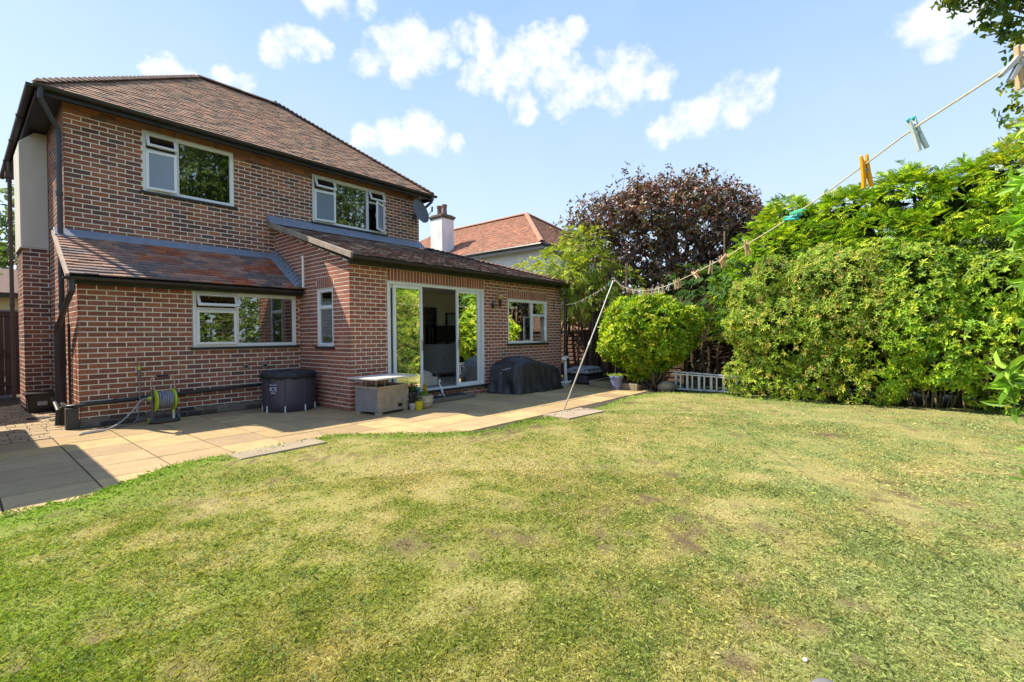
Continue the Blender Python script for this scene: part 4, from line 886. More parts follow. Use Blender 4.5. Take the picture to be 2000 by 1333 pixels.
# ice bath tub
tub = empty('ice_bath', (3.98, 8.76, 0), 'dark purple inflatable ice bath barrel with black lid in the corner of the walls', 'ice bath', rz=0)
TUBM = mat('tub_fabric', (.052,.046,.072), .42, var=.18, vscale=3, bump=.3, bscale=14, spec=.6)
b_ = MB(); seg = 64; rings_ = [(0, .40), (.03, .425), (.15, .432), (.35, .430), (.50, .428), (.60, .424), (.66, .418)]; vv = []; ff = []
for z, r in rings_:
    for k in range(seg):
        a = 2*math.pi*k/seg; rr_ = r+.008*abs(math.sin(a*4))*(1 if .1 < z < .6 else .3)+.004*math.sin(a*13+z*9)*(z/.66); vv.append((rr_*math.cos(a), rr_*math.sin(a), z))
for i in range(len(rings_)-1):
    for k in range(seg): ff.append((i*seg+k, i*seg+(k+1) % seg, (i+1)*seg+(k+1) % seg, (i+1)*seg+k))
b_.add(vv, ff); L(b_, 'tub_wall', TUBM, tub, smooth=True)
b_ = MB(); vv = []; ff = []; rings_ = [(.585, .445), (.60, .462), (.64, .468), (.675, .455), (.70, .41), (.712, .2), (.715, .01)]
for z, r in rings_:
    for k in range(seg):
        a = 2*math.pi*k/seg; rr_ = r+(.012*math.sin(a*17)+.008*math.sin(a*29+1))*(1 if z < .69 else 0); vv.append((rr_*math.cos(a), rr_*math.sin(a), z+.012*math.sin(a*11+z*30)))
for i in range(len(rings_)-1):
    for k in range(seg): ff.append((i*seg+k, i*seg+(k+1) % seg, (i+1)*seg+(k+1) % seg, (i+1)*seg+k))
b_.add(vv, ff); L(b_, 'lid', mat('lid_fabric', (.014,.018,.024), .6, var=.3, vscale=12, bump=.6, bscale=25), tub, smooth=True)
for k in range(8):
    a = 2*math.pi*(k+.28)/8; c_, s_ = math.cos(a), math.sin(a)
    b_ = MB(); b_.tube([(c_*.440, s_*.440, 0.0), (c_*.438, s_*.438, .115)], .0125, 8); L(b_, 'leg', mat('white_plastic', (.72,.72,.70), .4), tub)
    b_ = MB(); b_.tube([(c_*.434, s_*.434, .11), (c_*.436, s_*.436, .59)], .012, 8); L(b_, 'leg_sleeve', TUBM, tub)
def text(s_, size, loc, normal, m_, parent, name='lettering', align='CENTER', world=False, up=(0, 0, 1), ext=.0006):
    cu = bpy.data.curves.new(name, 'FONT'); cu.body = s_; cu.size = size; cu.extrude = ext; cu.align_x = align; cu.align_y = 'CENTER'; cu.materials.append(m_)
    tmp = bpy.data.objects.new('t', cu); COL.objects.link(tmp); dg = bpy.context.evaluated_depsgraph_get(); me = bpy.data.meshes.new_from_object(tmp.evaluated_get(dg)); bpy.data.objects.remove(tmp)
    o = link(name, me, parent, world); N = Vector(normal).normalized(); X = Vector(up).cross(N).normalized(); Y = N.cross(X)
    o.rotation_euler = Matrix((X, Y, N)).transposed().to_euler(); base = o.location.copy() if world else Vector((0, 0, 0)); o.location = base+Vector(loc); return o
PRINT = mat('white_print', (.62,.66,.74), .6, var=.05)
a = R(-148); nrm = (math.cos(a), math.sin(a), 0); q = .446
text('ICE', .098, (q*nrm[0], q*nrm[1], .41), nrm, PRINT, tub, ext=.004); text('THE COLD', .028, (q*nrm[0], q*nrm[1], .485), nrm, PRINT, tub, ext=.004); text('BATH', .036, (q*nrm[0], q*nrm[1], .345), nrm, PRINT, tub, ext=.004)
# rattan lift-top table
rt_ = empty('rattan_table', (4.85, 7.10, 0), 'grey woven rattan box table with its slatted top raised beside the brick corner', 'table', rz=R(10))
RAT = mat('rattan', (.42,.35,.27), .6, var=.2, vscale=9); RATD = mat('rattan_shadow_gap', (.09,.075,.06), .8)
w2, d2, h0, h1 = .36, .27, .045, .47
b_ = MB(); b_.box(-w2+.012, w2-.012, -d2+.012, d2-.012, h0+.01, h1-.015); core_ = L(b_, 'inner_frame', RATD, rt_)
b_ = MB(); ns = 26
for i in range(ns):
    x = -w2+(i+.5)*2*w2/ns; 
    for s_ in (-1, 1): b_.box(x-.009, x+.009, s_*(d2-.006)-.006, s_*(d2-.006)+.006, h0, h1-.02)
    for k in range(int(.4/.026)):
        z = h0+.02+k*.026
        if (i+k) % 2 == 0: b_.box(x-.0105, x+.0105, -d2-.002, -d2+.004, z, z+.018)
o = L(b_, 'woven_front', RAT, rt_, bevel=.0); tag(o, kind='stuff')
b_ = MB()
for k in range(22):
    z = h0+.01+k*.0185
    for s_ in (-1, 1):
        for i in range(10):
            y = -d2+(i+.5)*2*d2/10; o_ = .003 if (i+k) % 2 else 0; b_.box(s_*(w2-.002+o_)-.005, s_*(w2-.002+o_)+.005, y-.026, y+.026, z, z+.0125)
tag(L(b_, 'woven_side', mat('rattan_grey', (.32,.31,.32), .6, var=.2, vscale=9), rt_), kind='stuff')
b_ = MB(); ring_ = [(-w2-.006, w2+.006, -d2-.006, -d2+.03), (-w2-.006, w2+.006, d2-.03, d2+.006), (-w2-.006, -w2+.03, -d2+.03, d2-.03), (w2-.03, w2+.006, -d2+.03, d2-.03)]
for r_ in ring_: b_.box(r_[0], r_[1], r_[2], r_[3], h1-.02, h1+.006)
b_.box(-w2+.03, w2-.03, -d2+.03, d2-.03, h1-.06, h1-.05); L(b_, 'rim', RAT, rt_, bevel=.005)
b_ = MB(); b_.box(.10, .20, -d2-.006, -d2+.002, .095, .155); L(b_, 'vent_slot', mat('tv_black', (.008,.008,.009)), rt_)
for x in (-w2+.05, w2-.05):
    for y in (-d2+.05, d2-.05): b_ = MB(); b_.box(x-.045, x+.045, y-.045, y+.045, 0, h0-.004); L(b_, 'foot', RAT, rt_, bevel=.004)
for x in (-.26, -.06):
    for y in (-.12, .12):
        b_ = MB(); b_.box(x-.012, x+.012, y-.006, y+.006, h1-.05, .605); L(b_, 'lift_arm', mat('beige_metal', (.42,.36,.26), .45), rt_)
TT_ = mat('pale_slats', (.60,.57,.52), .45, var=.08, vscale=6, stretch=(.3, 6, 1))
for k in range(6):
    y = -.42+k*.118; b_ = MB(); b_.box(-.52, .44, y, y+.112, .607, .632); L(b_, 'slat', TT_, rt_, bevel=.004)
# flower pots
def pot(name, loc, label, prof, m_, seg=20, soil=True):
    e = empty(name, loc, label, 'plant pot'); b_ = MB(); b_.lathe(prof, loc, seg); b_.build('pot', m_, e, smooth=False, bevel=0)
    if soil:
        r, z = prof[-1]; s_ = MB(); s_.lathe([(r*.9, z-.022), (r*.86, z-.014)], loc, 16); s_.build('soil', mat('potting_soil', (.035,.025,.018), .95), e)
    return e
def tuft(e, name, c, n, rad, h, L_, W_, cols, up=.6, m_=LEAF):
    P = np.c_[rng.normal(c[0], rad*.45, n), rng.normal(c[1], rad*.45, n), c[2]+rng.random(n)*h]; A = np.c_[rng.normal(0, 1, (n, 2)), rng.uniform(-.2, 1, n)+up]
    V, F_, C = leafmesh(P, A, rng.normal(0, .5, (n, 3))+[0, 0, 1], L_*rng.uniform(.6, 1.2, n), W_*rng.uniform(.6, 1.2, n), np.array(cols)[rng.integers(0, len(cols), n)]*rng.uniform(.7, 1.3, (n, 1)))
    return link(name, npmesh(name, V, F_, m_, C), e)
G1, G2, G3 = (.06,.15,.03), (.10,.22,.04), (.04,.10,.025)
e = pot('flower_pot', (5.42, 7.04, 0), 'dark blue glazed pot with pink red flowers behind the smaller pots', [(.085, 0), (.11, .12), (.12, .27), (.13, .275), (.13, .30), (.115, .30)], mat('navy_glaze', (.025,.03,.06), .25, coat=.5)); tuft(e, 'leaves', (5.42, 7.04, .30), 90, .14, .10, .06, .045, [G1, G2]); tuft(e, 'flowers', (5.44, 7.02, .40), 34, .12, .05, .035, .035, [(.75,.12,.10), (.8,.25,.2)])
e = pot('flower_pot', (5.57, 7.13, 0), 'teal blue glazed pot with a rolled rim next to the cream pot', [(.07, 0), (.105, .12), (.10, .30), (.12, .315), (.125, .335), (.115, .35)], mat('teal_glaze', (.02,.14,.20), .22, coat=.6)); tuft(e, 'dry_stems', (5.57, 7.13, .34), 12, .08, .03, .05, .008, [(.12,.09,.07)])
e = pot('flower_pot', (5.30, 6.83, 0), 'small white pot painted with pink petals in front of the navy pot', [(.052, 0), (.062, .05), (.072, .12), (.066, .122)], mat('pink_white_glaze', (.62,.46,.44), .3, var=.5, vscale=22)); tuft(e, 'leaves', (5.30, 6.83, .12), 70, .10, .14, .05, .02, [(.05,.08,.04), (.16,.05,.05), G3])
e = pot('flower_pot', (5.37, 6.74, 0), 'small bright yellow pot with a thin dark seedling', [(.055, 0), (.066, .08), (.070, .148), (.074, .15), (.070, .158)], mat('yellow_plastic', (.62,.50,.02), .4)); tuft(e, 'leaves', (5.37, 6.74, .15), 60, .10, .12, .045, .018, [G3, (.10,.14,.05)])
e = pot('flower_pot', (5.60, 6.86, 0), 'round cream glazed pot holding a small golden conifer', [(.085, 0), (.125, .05), (.152, .12), (.150, .185), (.158, .205), (.160, .222), (.146, .225)], mat('cream_glaze', (.55,.46,.33), .25, var=.15, vscale=5, coat=.5), 28)
n = 420; z = rng.random(n)**1.2; th = rng.uniform(0, 2*np.pi, n); r_ = .052*(1-z*.85); P = np.c_[5.59+r_*np.cos(th), 6.86+r_*np.sin(th), .21+z*.21]; A = np.c_[np.cos(th)*.5, np.sin(th)*.5, np.ones(n)]
cc = np.where((z > .4)[:, None], [[.60, .46, .03]], [[.28, .40, .04]])*rng.uniform(.7, 1.2, (n, 1)); V, F_, C = leafmesh(P, A, rng.normal(0, 1, (n, 3)), np.full(n, .035), np.full(n, .010), cc); link('conifer', npmesh('conifer', V, F_, NEEDLE, C), e)
b_ = MB(); b_.box(6.05, 7.0, 7.18, 7.50, .087, .099); o = b_.build('door_mat', mat('black_mat', (.012,.014,.02), .8, var=.2, vscale=30, bump=.5), bevel=.003); tag(o, 'black door mat lying on the stone doorstep', 'door mat')
gm = empty('tripod_gimbal', (6.40, 7.30, .099), 'small white folding handheld stabiliser on tripod feet standing on the black mat', 'tripod')
GW = mat('gimbal_white', (.62,.66,.72), .35, var=.05); gp = lambda x, z, y=0: (6.40+x*.64, 7.30-x*.77+y, .099+z)
b_ = MB(); b_.tube([gp(.02, .02), gp(-.005, .13), gp(-.03, .19)], [.020, .026, .020], 10); b_.build('grip', GW, gm, smooth=True)
b_ = MB(); b_.tube(smoothpts([gp(-.03, .19), gp(-.055, .25), gp(-.05, .30)]), .016, 8); b_.ball(gp(-.045, .31), .030, 10, 8); b_.build('arm', GW, gm, smooth=True)
b_ = MB(); b_.tube([gp(-.04, .325), gp(-.02, .375)], .011, 8); b_.box(6.37, 6.40, 7.31, 7.33, .40, .43); b_.build('clamp', GREYP, gm)
for a in (20, 140, 260): b_ = MB(); b_.tube([gp(.02, .03), (6.40+.10*math.cos(R(a)), 7.29+.10*math.sin(R(a)), .106)], [.011, .006], 8); b_.build('leg', GW, gm)
# covered garden furniture: draped cover
def drape():
    foot = [(7.90,7.44),(7.98,7.1),(8.04,6.72),(8.25,6.62),(8.8,6.56),(9.35,6.53),(9.72,6.60),(9.80,6.9),(9.80,7.25),(9.72,7.46),(9.1,7.5),(8.4,7.5)]
    P = []
    nP = len(foot)
    for i in range(nP):
        a, b = np.array(foot[i]), np.array(foot[(i+1) % nP])
        for k in range(12): P.append(a+(b-a)*k/12)
    P = np.array(P); P = (P+np.roll(P, 1, 0)+np.roll(P, -1, 0)+np.roll(P, 2, 0)+np.roll(P, -2, 0))/5; n = len(P); C = np.array([8.6, 7.08])
    s_ = np.r_[0, np.cumsum(np.hypot(*(np.roll(P, -1, 0)-P).T))][:-1]
    V = []; zs = [0, .06, .15, .27, .40, .52, .60, .655, .69, .715, .73, .735, .735]
    inn = [-.02, 0, .01, .03, .05, .07, .10, .17, .28, .42, .60, .80, 1.0]
    for z, q in zip(zs, inn):
        top = .70+.13*np.exp(-((P[:, 0]-8.45)/.55)**2)-.10*np.clip((P[:, 0]-9.0), 0, 1)
        zz_ = z/.735*top
        w = np.clip(1-z/.6, 0, 1); fold = (.030*np.sin(s_*9+z*5)+.022*np.sin(s_*17+z*9+1)+.014*np.sin(s_*31))*w+.006*np.sin(s_*13+z*20)
        # deep swag on the long front side
        d_ = P-C; L_ = np.linalg.norm(d_, axis=1, keepdims=True); pp = P-d_*(q)*(1 if q < 1 else 1)+d_/L_*fold[:, None]*(1-q)
        sag = .04*np.exp(-((P[:, 0]-8.95)/.35)**2)*(P[:, 1] < 6.8)*np.sin(np.clip(z/.6, 0, 1)*np.pi)
        pp[:, 1] += sag
        if q >= 1: pp = np.tile(C, (n, 1))+0*pp
        bump = .012*np.sin(pp[:, 0]*8+1)*np.cos(pp[:, 1]*7)
        V.append(np.c_[pp, zz_+(bump if z > .5 else 0)+(.025*(np.sin(s_*7)*.5+.5) if z == 0 else 0)])
    V = np.array(V); m_ = len(zs); F_ = []
    for i in range(m_-1):
        for k in range(n): F_.append((i*n+k, i*n+(k+1) % n, (i+1)*n+(k+1) % n, (i+1)*n+k))
    return V.reshape(-1, 3), F_
V, F_ = drape(); cov = empty('furniture_cover', (8.9, 7.05, 0), 'black waterproof cover draped over garden furniture under the extension window', 'furniture cover')
b_ = MB(); b_.add([tuple(v) for v in V], F_); o = b_.build('cover_sheet', mat('black_cover', (.018,.020,.028), .5, var=.35, vscale=2.5, bump=.7, bscale=9, spec=.6, var2=.3, v2scale=5), cov, smooth=True)
sb = o.modifiers.new('sub', 'SUBSURF'); sb.levels = 1; sb.render_levels = 1
tx = bpy.data.textures.new('wrinkle', 'CLOUDS'); tx.noise_scale = .16; dm_ = o.modifiers.new('wrinkle', 'DISPLACE'); dm_.texture = tx; dm_.strength = .035; dm_.mid_level = .5; dm_.texture_coords = 'GLOBAL'
for i, (w, h, x, z, y) in enumerate(((.13, .022, 8.0, .56, 6.93), (.05, .018, 7.955, .46, 7.06))):
    nrm = Vector((-.93, -.33, .12)).normalized(); X = Vector((0, 0, 1)).cross(nrm).normalized(); Yv = nrm.cross(X)
    c = Vector((x, y, z))+nrm*.045
    text(['OUTDOOR', 'XL'][i], [.038, .028][i], tuple(c), nrm, PRINT, cov, world=True, ext=.002, up=(-.1, .22, 1))
b_ = MB(); b_.box(7.99, 8.07, 7.18, 7.25, 0, .06); b_.build('leg', mat('pale_wood', (.35,.22,.14), .7), cov)
b_ = MB(); b_.tube(smoothpts([(8.02, 6.66, .44), (8.0, 6.60, .36), (8.02, 6.63, .28), (8.03, 6.62, .02)]), .005, 5); b_.build('cord', mat('cord', (.25,.2,.14), .8), cov)
# white pedestal scale
ws = empty('pedestal_stand', (10.35, 6.95, 0), 'white narrow pedestal with a flat head leaning beside the black drainpipe', 'stand', rz=R(20))
b_ = MB(); b_.box(-.22, .22, -.12, .12, .06, .10); b_.box(-.18, .18, -.09, .09, 0, .06); L(b_, 'base', mat('white_plastic', (.72,.72,.70)), ws, bevel=.01)
b_ = MB(); b_.tube([(0, 0, .10), (-.02, 0, .35), (-.05, 0, .68)], [.05, .04, .035], 10); L(b_, 'column', mat('white_plastic', (.72,.72,.70)), ws, smooth=True)
b_ = MB(); b_.hexa([(-.20, -.06, .66), (.14, -.06, .70), (.14, .06, .70), (-.20, .06, .66), (-.20, -.06, .72), (.14, -.06, .76), (.14, .06, .76), (-.20, .06, .72)]); L(b_, 'head', mat('white_plastic', (.72,.72,.70)), ws, bevel=.01)
# grey pouffe
pf = empty('garden_footstool', (11.15, 6.85, 0), 'dark wicker outdoor footstool with a loose grey cover beyond the pedestal', 'footstool')
b_ = MB(); b_.box(10.72, 11.58, 6.52, 7.2, .02, .24); b_.build('wicker_base', mat('dark_wicker', (.04,.042,.055), .7, var=.2, vscale=30, bump=.8, bscale=90), pf, bevel=.03)
b_ = MB(); b_.box(10.70, 11.62, 6.50, 7.22, .25, .40); b_.build('cushion', mat('charcoal_fabric', (.035,.035,.04), .9), pf, bevel=.06, seg=3)
gx_, gy_ = 18, 14; vv = []; ff = []
for i in range(gx_+1):
    for j in range(gy_+1):
        u, v = i/gx_, j/gy_; x = 10.66+u*.80; y = 6.46+v*.78; e_ = min(u*gx_, (gy_-j), j)/1.0; z = .435-.028*max(0, 3-min(i, j, gy_-j))**1.5+.010*math.sin(i*1.3+j*.6)+.006*math.sin(j*2.1); vv.append((x+.01*math.sin(j), y, max(z, .27)))
for i in range(gx_):
    for j in range(gy_): a = i*(gy_+1)+j; ff.append((a, a+1, a+gy_+2, a+gy_+1))
b_ = MB(); b_.add(vv, ff); o = b_.build('cover_sheet', mat('grey_cover', (.22,.23,.26), .85, var=.1, vscale=8), pf, smooth=True); so_ = o.modifiers.new('thick', 'SOLIDIFY'); so_.thickness = .008
# timber bed edge, stone, blue pot
TIM = mat('sleeper_timber', (.24,.20,.13), .9, var=.25, vscale=4, bump=.6, bscale=30, stretch=(1, 4, 4))
tb = empty('raised_bed', (10.5, 5.6, 0), 'low timber edged raised bed at the far end of the patio', 'raised bed')
for q in ([(10.42, 6.25), (10.28, 4.9)], [(10.44, 6.27), (11.6, 6.35)]):
    (xa, ya), (xb, yb) = q; b_ = MB(); v = Vector((xb-xa, yb-ya, 0)).normalized(); n_ = Vector((-v.y, v.x, 0))*.04; A_, B_ = Vector((xa, ya, 0)), Vector((xb, yb, 0))
    b_.hexa([A_-n_, B_-n_, B_+n_, A_+n_]+[p+Vector((0, 0, .15)) for p in (A_-n_, B_-n_, B_+n_, A_+n_)]); b_.build('timber', TIM, tb, bevel=.008)
b_ = MB(); b_.hexa([(10.46, 6.22, 0), (10.33, 4.9, 0), (11.6, 4.8, 0), (11.6, 6.3, 0), (10.46, 6.22, .10), (10.33, 4.9, .10), (11.6, 4.8, .10), (11.6, 6.3, .10)]); b_.build('soil', mat('dry_soil', (.16,.10,.06), .95, var=.3, vscale=12, bump=1, bscale=40), tb)
b_ = MB(); b_.box(10.6, 10.66, 5.72, 5.78, .05, .30); o = b_.build('stake', TIM, tb)
e = pot('flower_pot', (10.22, 5.42, 0), 'large lilac blue tapering pot of yellow green leaves standing at the patio end', [(.10, 0), (.125, .10), (.155, .27), (.172, .275), (.178, .30), (.168, .33), (.158, .33)], mat('lilac_glaze', (.16,.18,.33), .35, var=.35, vscale=6, coat=.3), 26)
tuft(e, 'leaves', (10.22, 5.42, .32), 120, .26, .03, .06, .05, [(.32,.42,.06), (.25,.34,.06)])
b_ = MB(); b_.ball((10.62, 4.36, .09), .2, 12, 8, (1.2, 1, .65)); o = b_.build('edging_stone', CONC, smooth=True); tag(o, 'lumpy weathered stone under the foot of the round laurel bush', 'stone'); tx2 = bpy.data.textures.new('stone', 'CLOUDS'); tx2.noise_scale = .2; d_ = o.modifiers.new('d', 'DISPLACE'); d_.texture = tx2; d_.strength = .1
# aluminium ladder on its side
ALU = mat('aluminium', (.52,.55,.60), .38, metal=.55, var=.08)
ld = empty('ladder', (10.98, 3.72, 0), 'aluminium step ladder lying on its side at the foot of the hedge', 'ladder')
A_, B_ = Vector((10.88, 4.28, .03)), Vector((10.98, 2.75, .03)); v = (B_-A_).normalized(); n_ = Vector((-v.y, v.x, 0)); T_ = frameT(A_, v, -n_)
for s_, zo, sl in ((0, 0, 0), (1, .39, -.07)):
    b_ = MB(T_); b_.hexa([(0, -.035, zo), (1.55, -.035, zo+sl), (1.55, .035, zo+sl), (0, .035, zo), (0, -.035, zo+.03), (1.55, -.035, zo+sl+.03), (1.55, .035, zo+sl+.03), (0, .035, zo+.03)]); b_.build('stile', ALU, ld, bevel=.003)
for i in range(6):
    x = .02+i*.26; b_ = MB(T_); b_.box(x, x+.055, -.03, .03, .03, .39-.045*i*.26); b_.build('rung', ALU, ld, bevel=.003)
for i in range(5):
    x = .17+i*.26; b_ = MB(T_); b_.box(x, x+.03, .09, .12, .0, .36-.045*i*.26); b_.build('rung', ALU, ld)
for zo in (0, .35): b_ = MB(T_); b_.hexa([(-.02, .09, zo), (1.4, .09, zo*.85), (1.4, .12, zo*.85), (-.02, .12, zo), (-.02, .09, zo+.025), (1.4, .09, zo*.85+.025), (1.4, .12, zo*.85+.025), (-.02, .12, zo+.025)]); b_.build('stile', ALU, ld)
b_ = MB(T_); b_.box(1.20, 1.54, -.045, -.037, .02, .32); b_.build('top_platform', mat('grey_plastic', (.16,.16,.17)), ld)
# recycling box
rb = empty('recycling_box', (1.02, 12.2, 0), 'black plastic recycling box with a white label at the foot of the brick chimney breast', 'recycling box')
b_ = MB(); b_.hexa([(.87, 12.07, 0), (1.17, 12.07, 0), (1.17, 12.40, 0), (.87, 12.40, 0), (.835, 12.03, .33), (1.205, 12.03, .33), (1.205, 12.43, .33), (.835, 12.43, .33)]); b_.build('tub', BLACKP, rb, bevel=.012)
b_ = MB(); b_.box(.815, 1.215, 12.01, 12.435, .325, .355); b_.build('rim', BLACKP, rb, bevel=.008)
b_ = MB(); b_.hexa([(.97, 12.048, .13), (1.10, 12.048, .13), (1.10, 12.052, .13), (.97, 12.052, .13), (.97, 12.036, .205), (1.10, 12.036, .205), (1.10, 12.04, .205), (.97, 12.04, .205)]); b_.build('label_panel', mat('label_white', (.40,.45,.50), .6, var=.3, vscale=20), rb)
b_ = MB(); b_.lathe([(.16, 0), (.16, .008)], (.92, 11.2, 0), 20); o = b_.build('rubber_disc', mat('black_mat', (.012,.014,.02))); tag(o, 'round black rubber disc lying on the setts near the recycling box', 'rubber disc')
b_ = MB(); b_.box(1.0, 1.22, 10.62, 10.9, -.01, .006); o = b_.build('drain_grate', IRONB); tag(o, 'square iron drain grate below the black downpipes', 'drain')
# clothes prop, line and pegs
cp_ = empty('clothes_prop', (6.73, 4.57, 0), 'thin grey metal clothes prop leaning to the right and holding up the washing line', 'clothes prop')
top = Vector((7.49, 4.02, 2.25)); bot = Vector((6.73, 4.57, .02)); mid = bot+(top-bot)*.52
b_ = MB(); b_.tube([bot, mid], .0135, 10); b_.build('lower_tube', mat('worn_tube', (.42,.38,.34), .5, metal=.4, var=.2), cp_); b_ = MB(); b_.tube([mid-(top-bot)*.02, mid+(top-bot)*.01], .017, 10); b_.tube([mid, top], .0105, 10); b_.build('upper_tube', mat('pale_tube', (.55,.54,.52), .45, metal=.4), cp_)
b_ = MB(); b_.tube(smoothpts([top+Vector((0, 0, -.02)), top+Vector((.02, -.02, .0)), top+Vector((.02, -.02, .035)), top+Vector((0, 0, .05)), top+Vector((-.02, .02, .035))]), .006, 6); b_.build('hook', mat('white_plastic', (.72,.72,.70)), cp_)
LINE = [(10.72, 7.56, 2.12), (9.83, 6.36, 2.075), (9.08, 5.54, 2.125), (8.15, 4.63, 2.19), (7.49, 4.02, 2.262), (6.52, 3.37, 2.05), (5.6, 2.77, 1.89), (4.58, 2.1, 1.76), (3.71, 1.53, 1.70), (3.15, 1.16, 1.69), (2.74, .88, 1.695), (2.25, .56, 1.705), (1.84, .29, 1.727), (1.56, .10, 1.76), (1.40, -.0, 1.775), (1.2, -.14, 1.79), (.95, -.31, 1.825), (.2, -.83, 1.95)]
LP = smoothpts(LINE, 10); b_ = MB(); b_.tube(LP, .0024, 6); cl = b_.build('washing_line', mat('rope_cream', (.55,.49,.38), .7, var=.15, vscale=60)); tag(cl, 'cream washing line running from the extension wall over the prop towards the camera', 'washing line')
b_ = MB(); b_.tube([(10.72, EY-.002, 2.28), (10.72, EY-.02, 2.0)], .01, 6); b_.tube([(10.72, 7.575, 2.12), (10.72, 7.54, 2.12)], .008, 6); b_.build('wall_hook', BLACKP, cl)
PEGM = {k: mat('peg_'+k, c, r, var=.1) for k, (c, r) in dict(wood=((.55,.36,.22), .75), orange=((.75,.33,.01), .35), green=((.10,.62,.40), .35), blue=((.38,.50,.60), .35), white=((.55,.50,.45), .5), red=((.50,.24,.15), .4), teal=((.02,.40,.42), .35), grey=((.45,.43,.42), .6), pale=((.50,.58,.60), .3)).items()}
SPR = mat('spring_wire', (.45,.42,.38), .35, metal=.8)
def make_peg(kind):
    e = empty('clothes_peg', (0, 0, 0), cat='clothes peg'); WL[e.name] = Vector((0, 0, 0))
    for s_ in (-1, 1):
        b_ = MB(); n0 = .0018 if s_ > 0 else -.0018
        prof = [(.0015, .006), (.0012, -.022), (.0055, -.052), (.0115, -.052), (.0085, -.012), (.0075, .020), (.0052, .022), (.0035, .012)]
        b_.prism([(-.0045, s_*y, z) for y, z in prof], (.009, 0, 0)); b_.build('prong', PEGM[kind], e, world=False, bevel=.0006, seg=1)
    b_ = MB(); pts = [(-.0065+.013*i/40, .0040*math.cos(i*.9), -.014+.0040*math.sin(i*.9)) for i in range(41)]; b_.tube(pts, .0009, 4); b_.tube([(-.006, -.009, -.004), (-.006, 0, -.010), (-.006, .009, -.004)], .0009, 4); b_.build('spring', SPR, e, world=False); return e
protos = {}
def at_line(px):      # nearest line point for a plan x
    best = min(LP, key=lambda p: abs(p.x-px)); i = LP.index(best); d_ = (LP[min(i+1, len(LP)-1)]-LP[max(i-1, 0)]).normalized(); return best, d_
def peg(px, kind, label, tilt=0., roll=0., group='pegs on the washing line'):
    p, d_ = at_line(px)
    if kind not in protos: e = make_peg(kind); protos[kind] = e
    else: e = copy_tree(protos[kind])
    X = d_; Zv = (Vector((0, 0, 1))-X*X.z).normalized(); Y = Zv.cross(X); M3 = Matrix((X, Y, Zv)).transposed() @ Matrix.Rotation(R(roll), 3, 'X') @ Matrix.Rotation(R(tilt), 3, 'Y')
    e.rotation_euler = M3.to_euler(); e.location = p; e['label'] = label; e['group'] = group; return e
peg(1.19, 'wood', 'large looking weathered wooden peg nearest the camera at the top right', 10, 10)
peg(1.21, 'grey', 'second grey wooden peg hard against the nearest wooden peg', -6, -40)
e = peg(1.40, 'pale', 'pale translucent peg with teal tips against the sky, next to the orange peg', 4, 20)
b_ = MB(); b_.ball((0, .006, .021), .0045, 8, 6); b_.ball((0, -.006, .021), .0045, 8, 6); b_.build('tip', PEGM['teal'], e, world=False)
peg(1.565, 'orange', 'orange plastic peg hanging steeply on the line against the hedge top', 14, 12).scale = (1.15, 1.15, 1.15)
peg(1.83, 'green', 'bright green plastic peg lying across the line over the hedge', 100, 20)
peg(1.90, 'teal', 'dull green peg lying flat along the line behind the bright green one', -70, 60)
peg(2.25, 'wood', 'wooden peg hanging straight down on its own against the dark beech', 28, 20)
peg(2.50, 'wood', 'wooden peg tipped up beside the upright pair on the line', 65, -15)
peg(2.56, 'wood', 'wooden peg hanging with its legs apart right of the tipped one', 35, 30)
peg(2.68, 'wood', 'upright slanting wooden peg between two groups of pegs', 5, -5)
peg(2.92, 'wood', 'wooden peg crossing another in an X over the laurel bush', 75, -20)
peg(2.96, 'wood', 'wooden peg standing up left in the crossed group', -45, 25)
kinds = ['red', 'wood', 'grey', 'wood', 'white', 'wood', 'grey', 'wood', 'red', 'blue', 'blue', 'wood', 'white', 'wood', 'red', 'white', 'wood', 'white', 'red']
xs = [3.30, 3.42, 3.55, 3.8, 3.95, 4.05, 4.2, 4.4, 4.55, 4.78, 4.84, 4.95, 5.2, 5.35, 5.6, 5.75, 5.85, 6.2, 6.5]
gl = {'wood': 'small wooden peg in the row hanging over the laurel bush', 'grey': 'small grey peg in the row hanging over the laurel bush', 'white': 'small white peg in the row hanging over the laurel bush', 'red': 'small red peg in the row hanging over the laurel bush', 'blue': 'pale blue peg of the pair at the lowest dip of the line'}
ORD = ['first','second','third','fourth','fifth','sixth','seventh','eighth']
cn = {}
for x, k in sorted(zip(xs, kinds), reverse=True):
    cn[k] = cn.get(k, 0)+1
    peg(x, k, '%s small %s peg right of the prop in the row over the laurel bush' % (ORD[cn[k]-1], {'wood': 'wooden', 'blue': 'pale blue'}.get(k, k)), random.uniform(-25, 25), random.uniform(-30, 30), group='small pegs over the laurel')
gl2 = {'wood': 'small wooden peg on the line between the wall and the prop', 'white': 'small white peg on the line between the wall and the prop', 'green': 'small green peg on the line between the wall and the prop', 'red': 'small red peg close to the top of the prop', 'blue': 'small blue peg on the line between the wall and the prop'}
for x, k in zip([7.62, 7.75, 8.0, 8.15, 8.3, 8.5, 8.65, 8.85, 9.05, 9.25, 9.4, 9.75], ['red', 'green', 'white', 'wood', 'white', 'blue', 'wood', 'green', 'wood', 'white', 'white', 'green']):
    cn['w'+k] = cn.get('w'+k, 0)+1
    peg(x, k, '%s small %s peg left of the prop on the line to the wall' % (ORD[cn['w'+k]-1], {'wood': 'wooden'}.get(k, k)), random.uniform(-20, 20), random.uniform(-30, 30), group='small pegs near the wall')
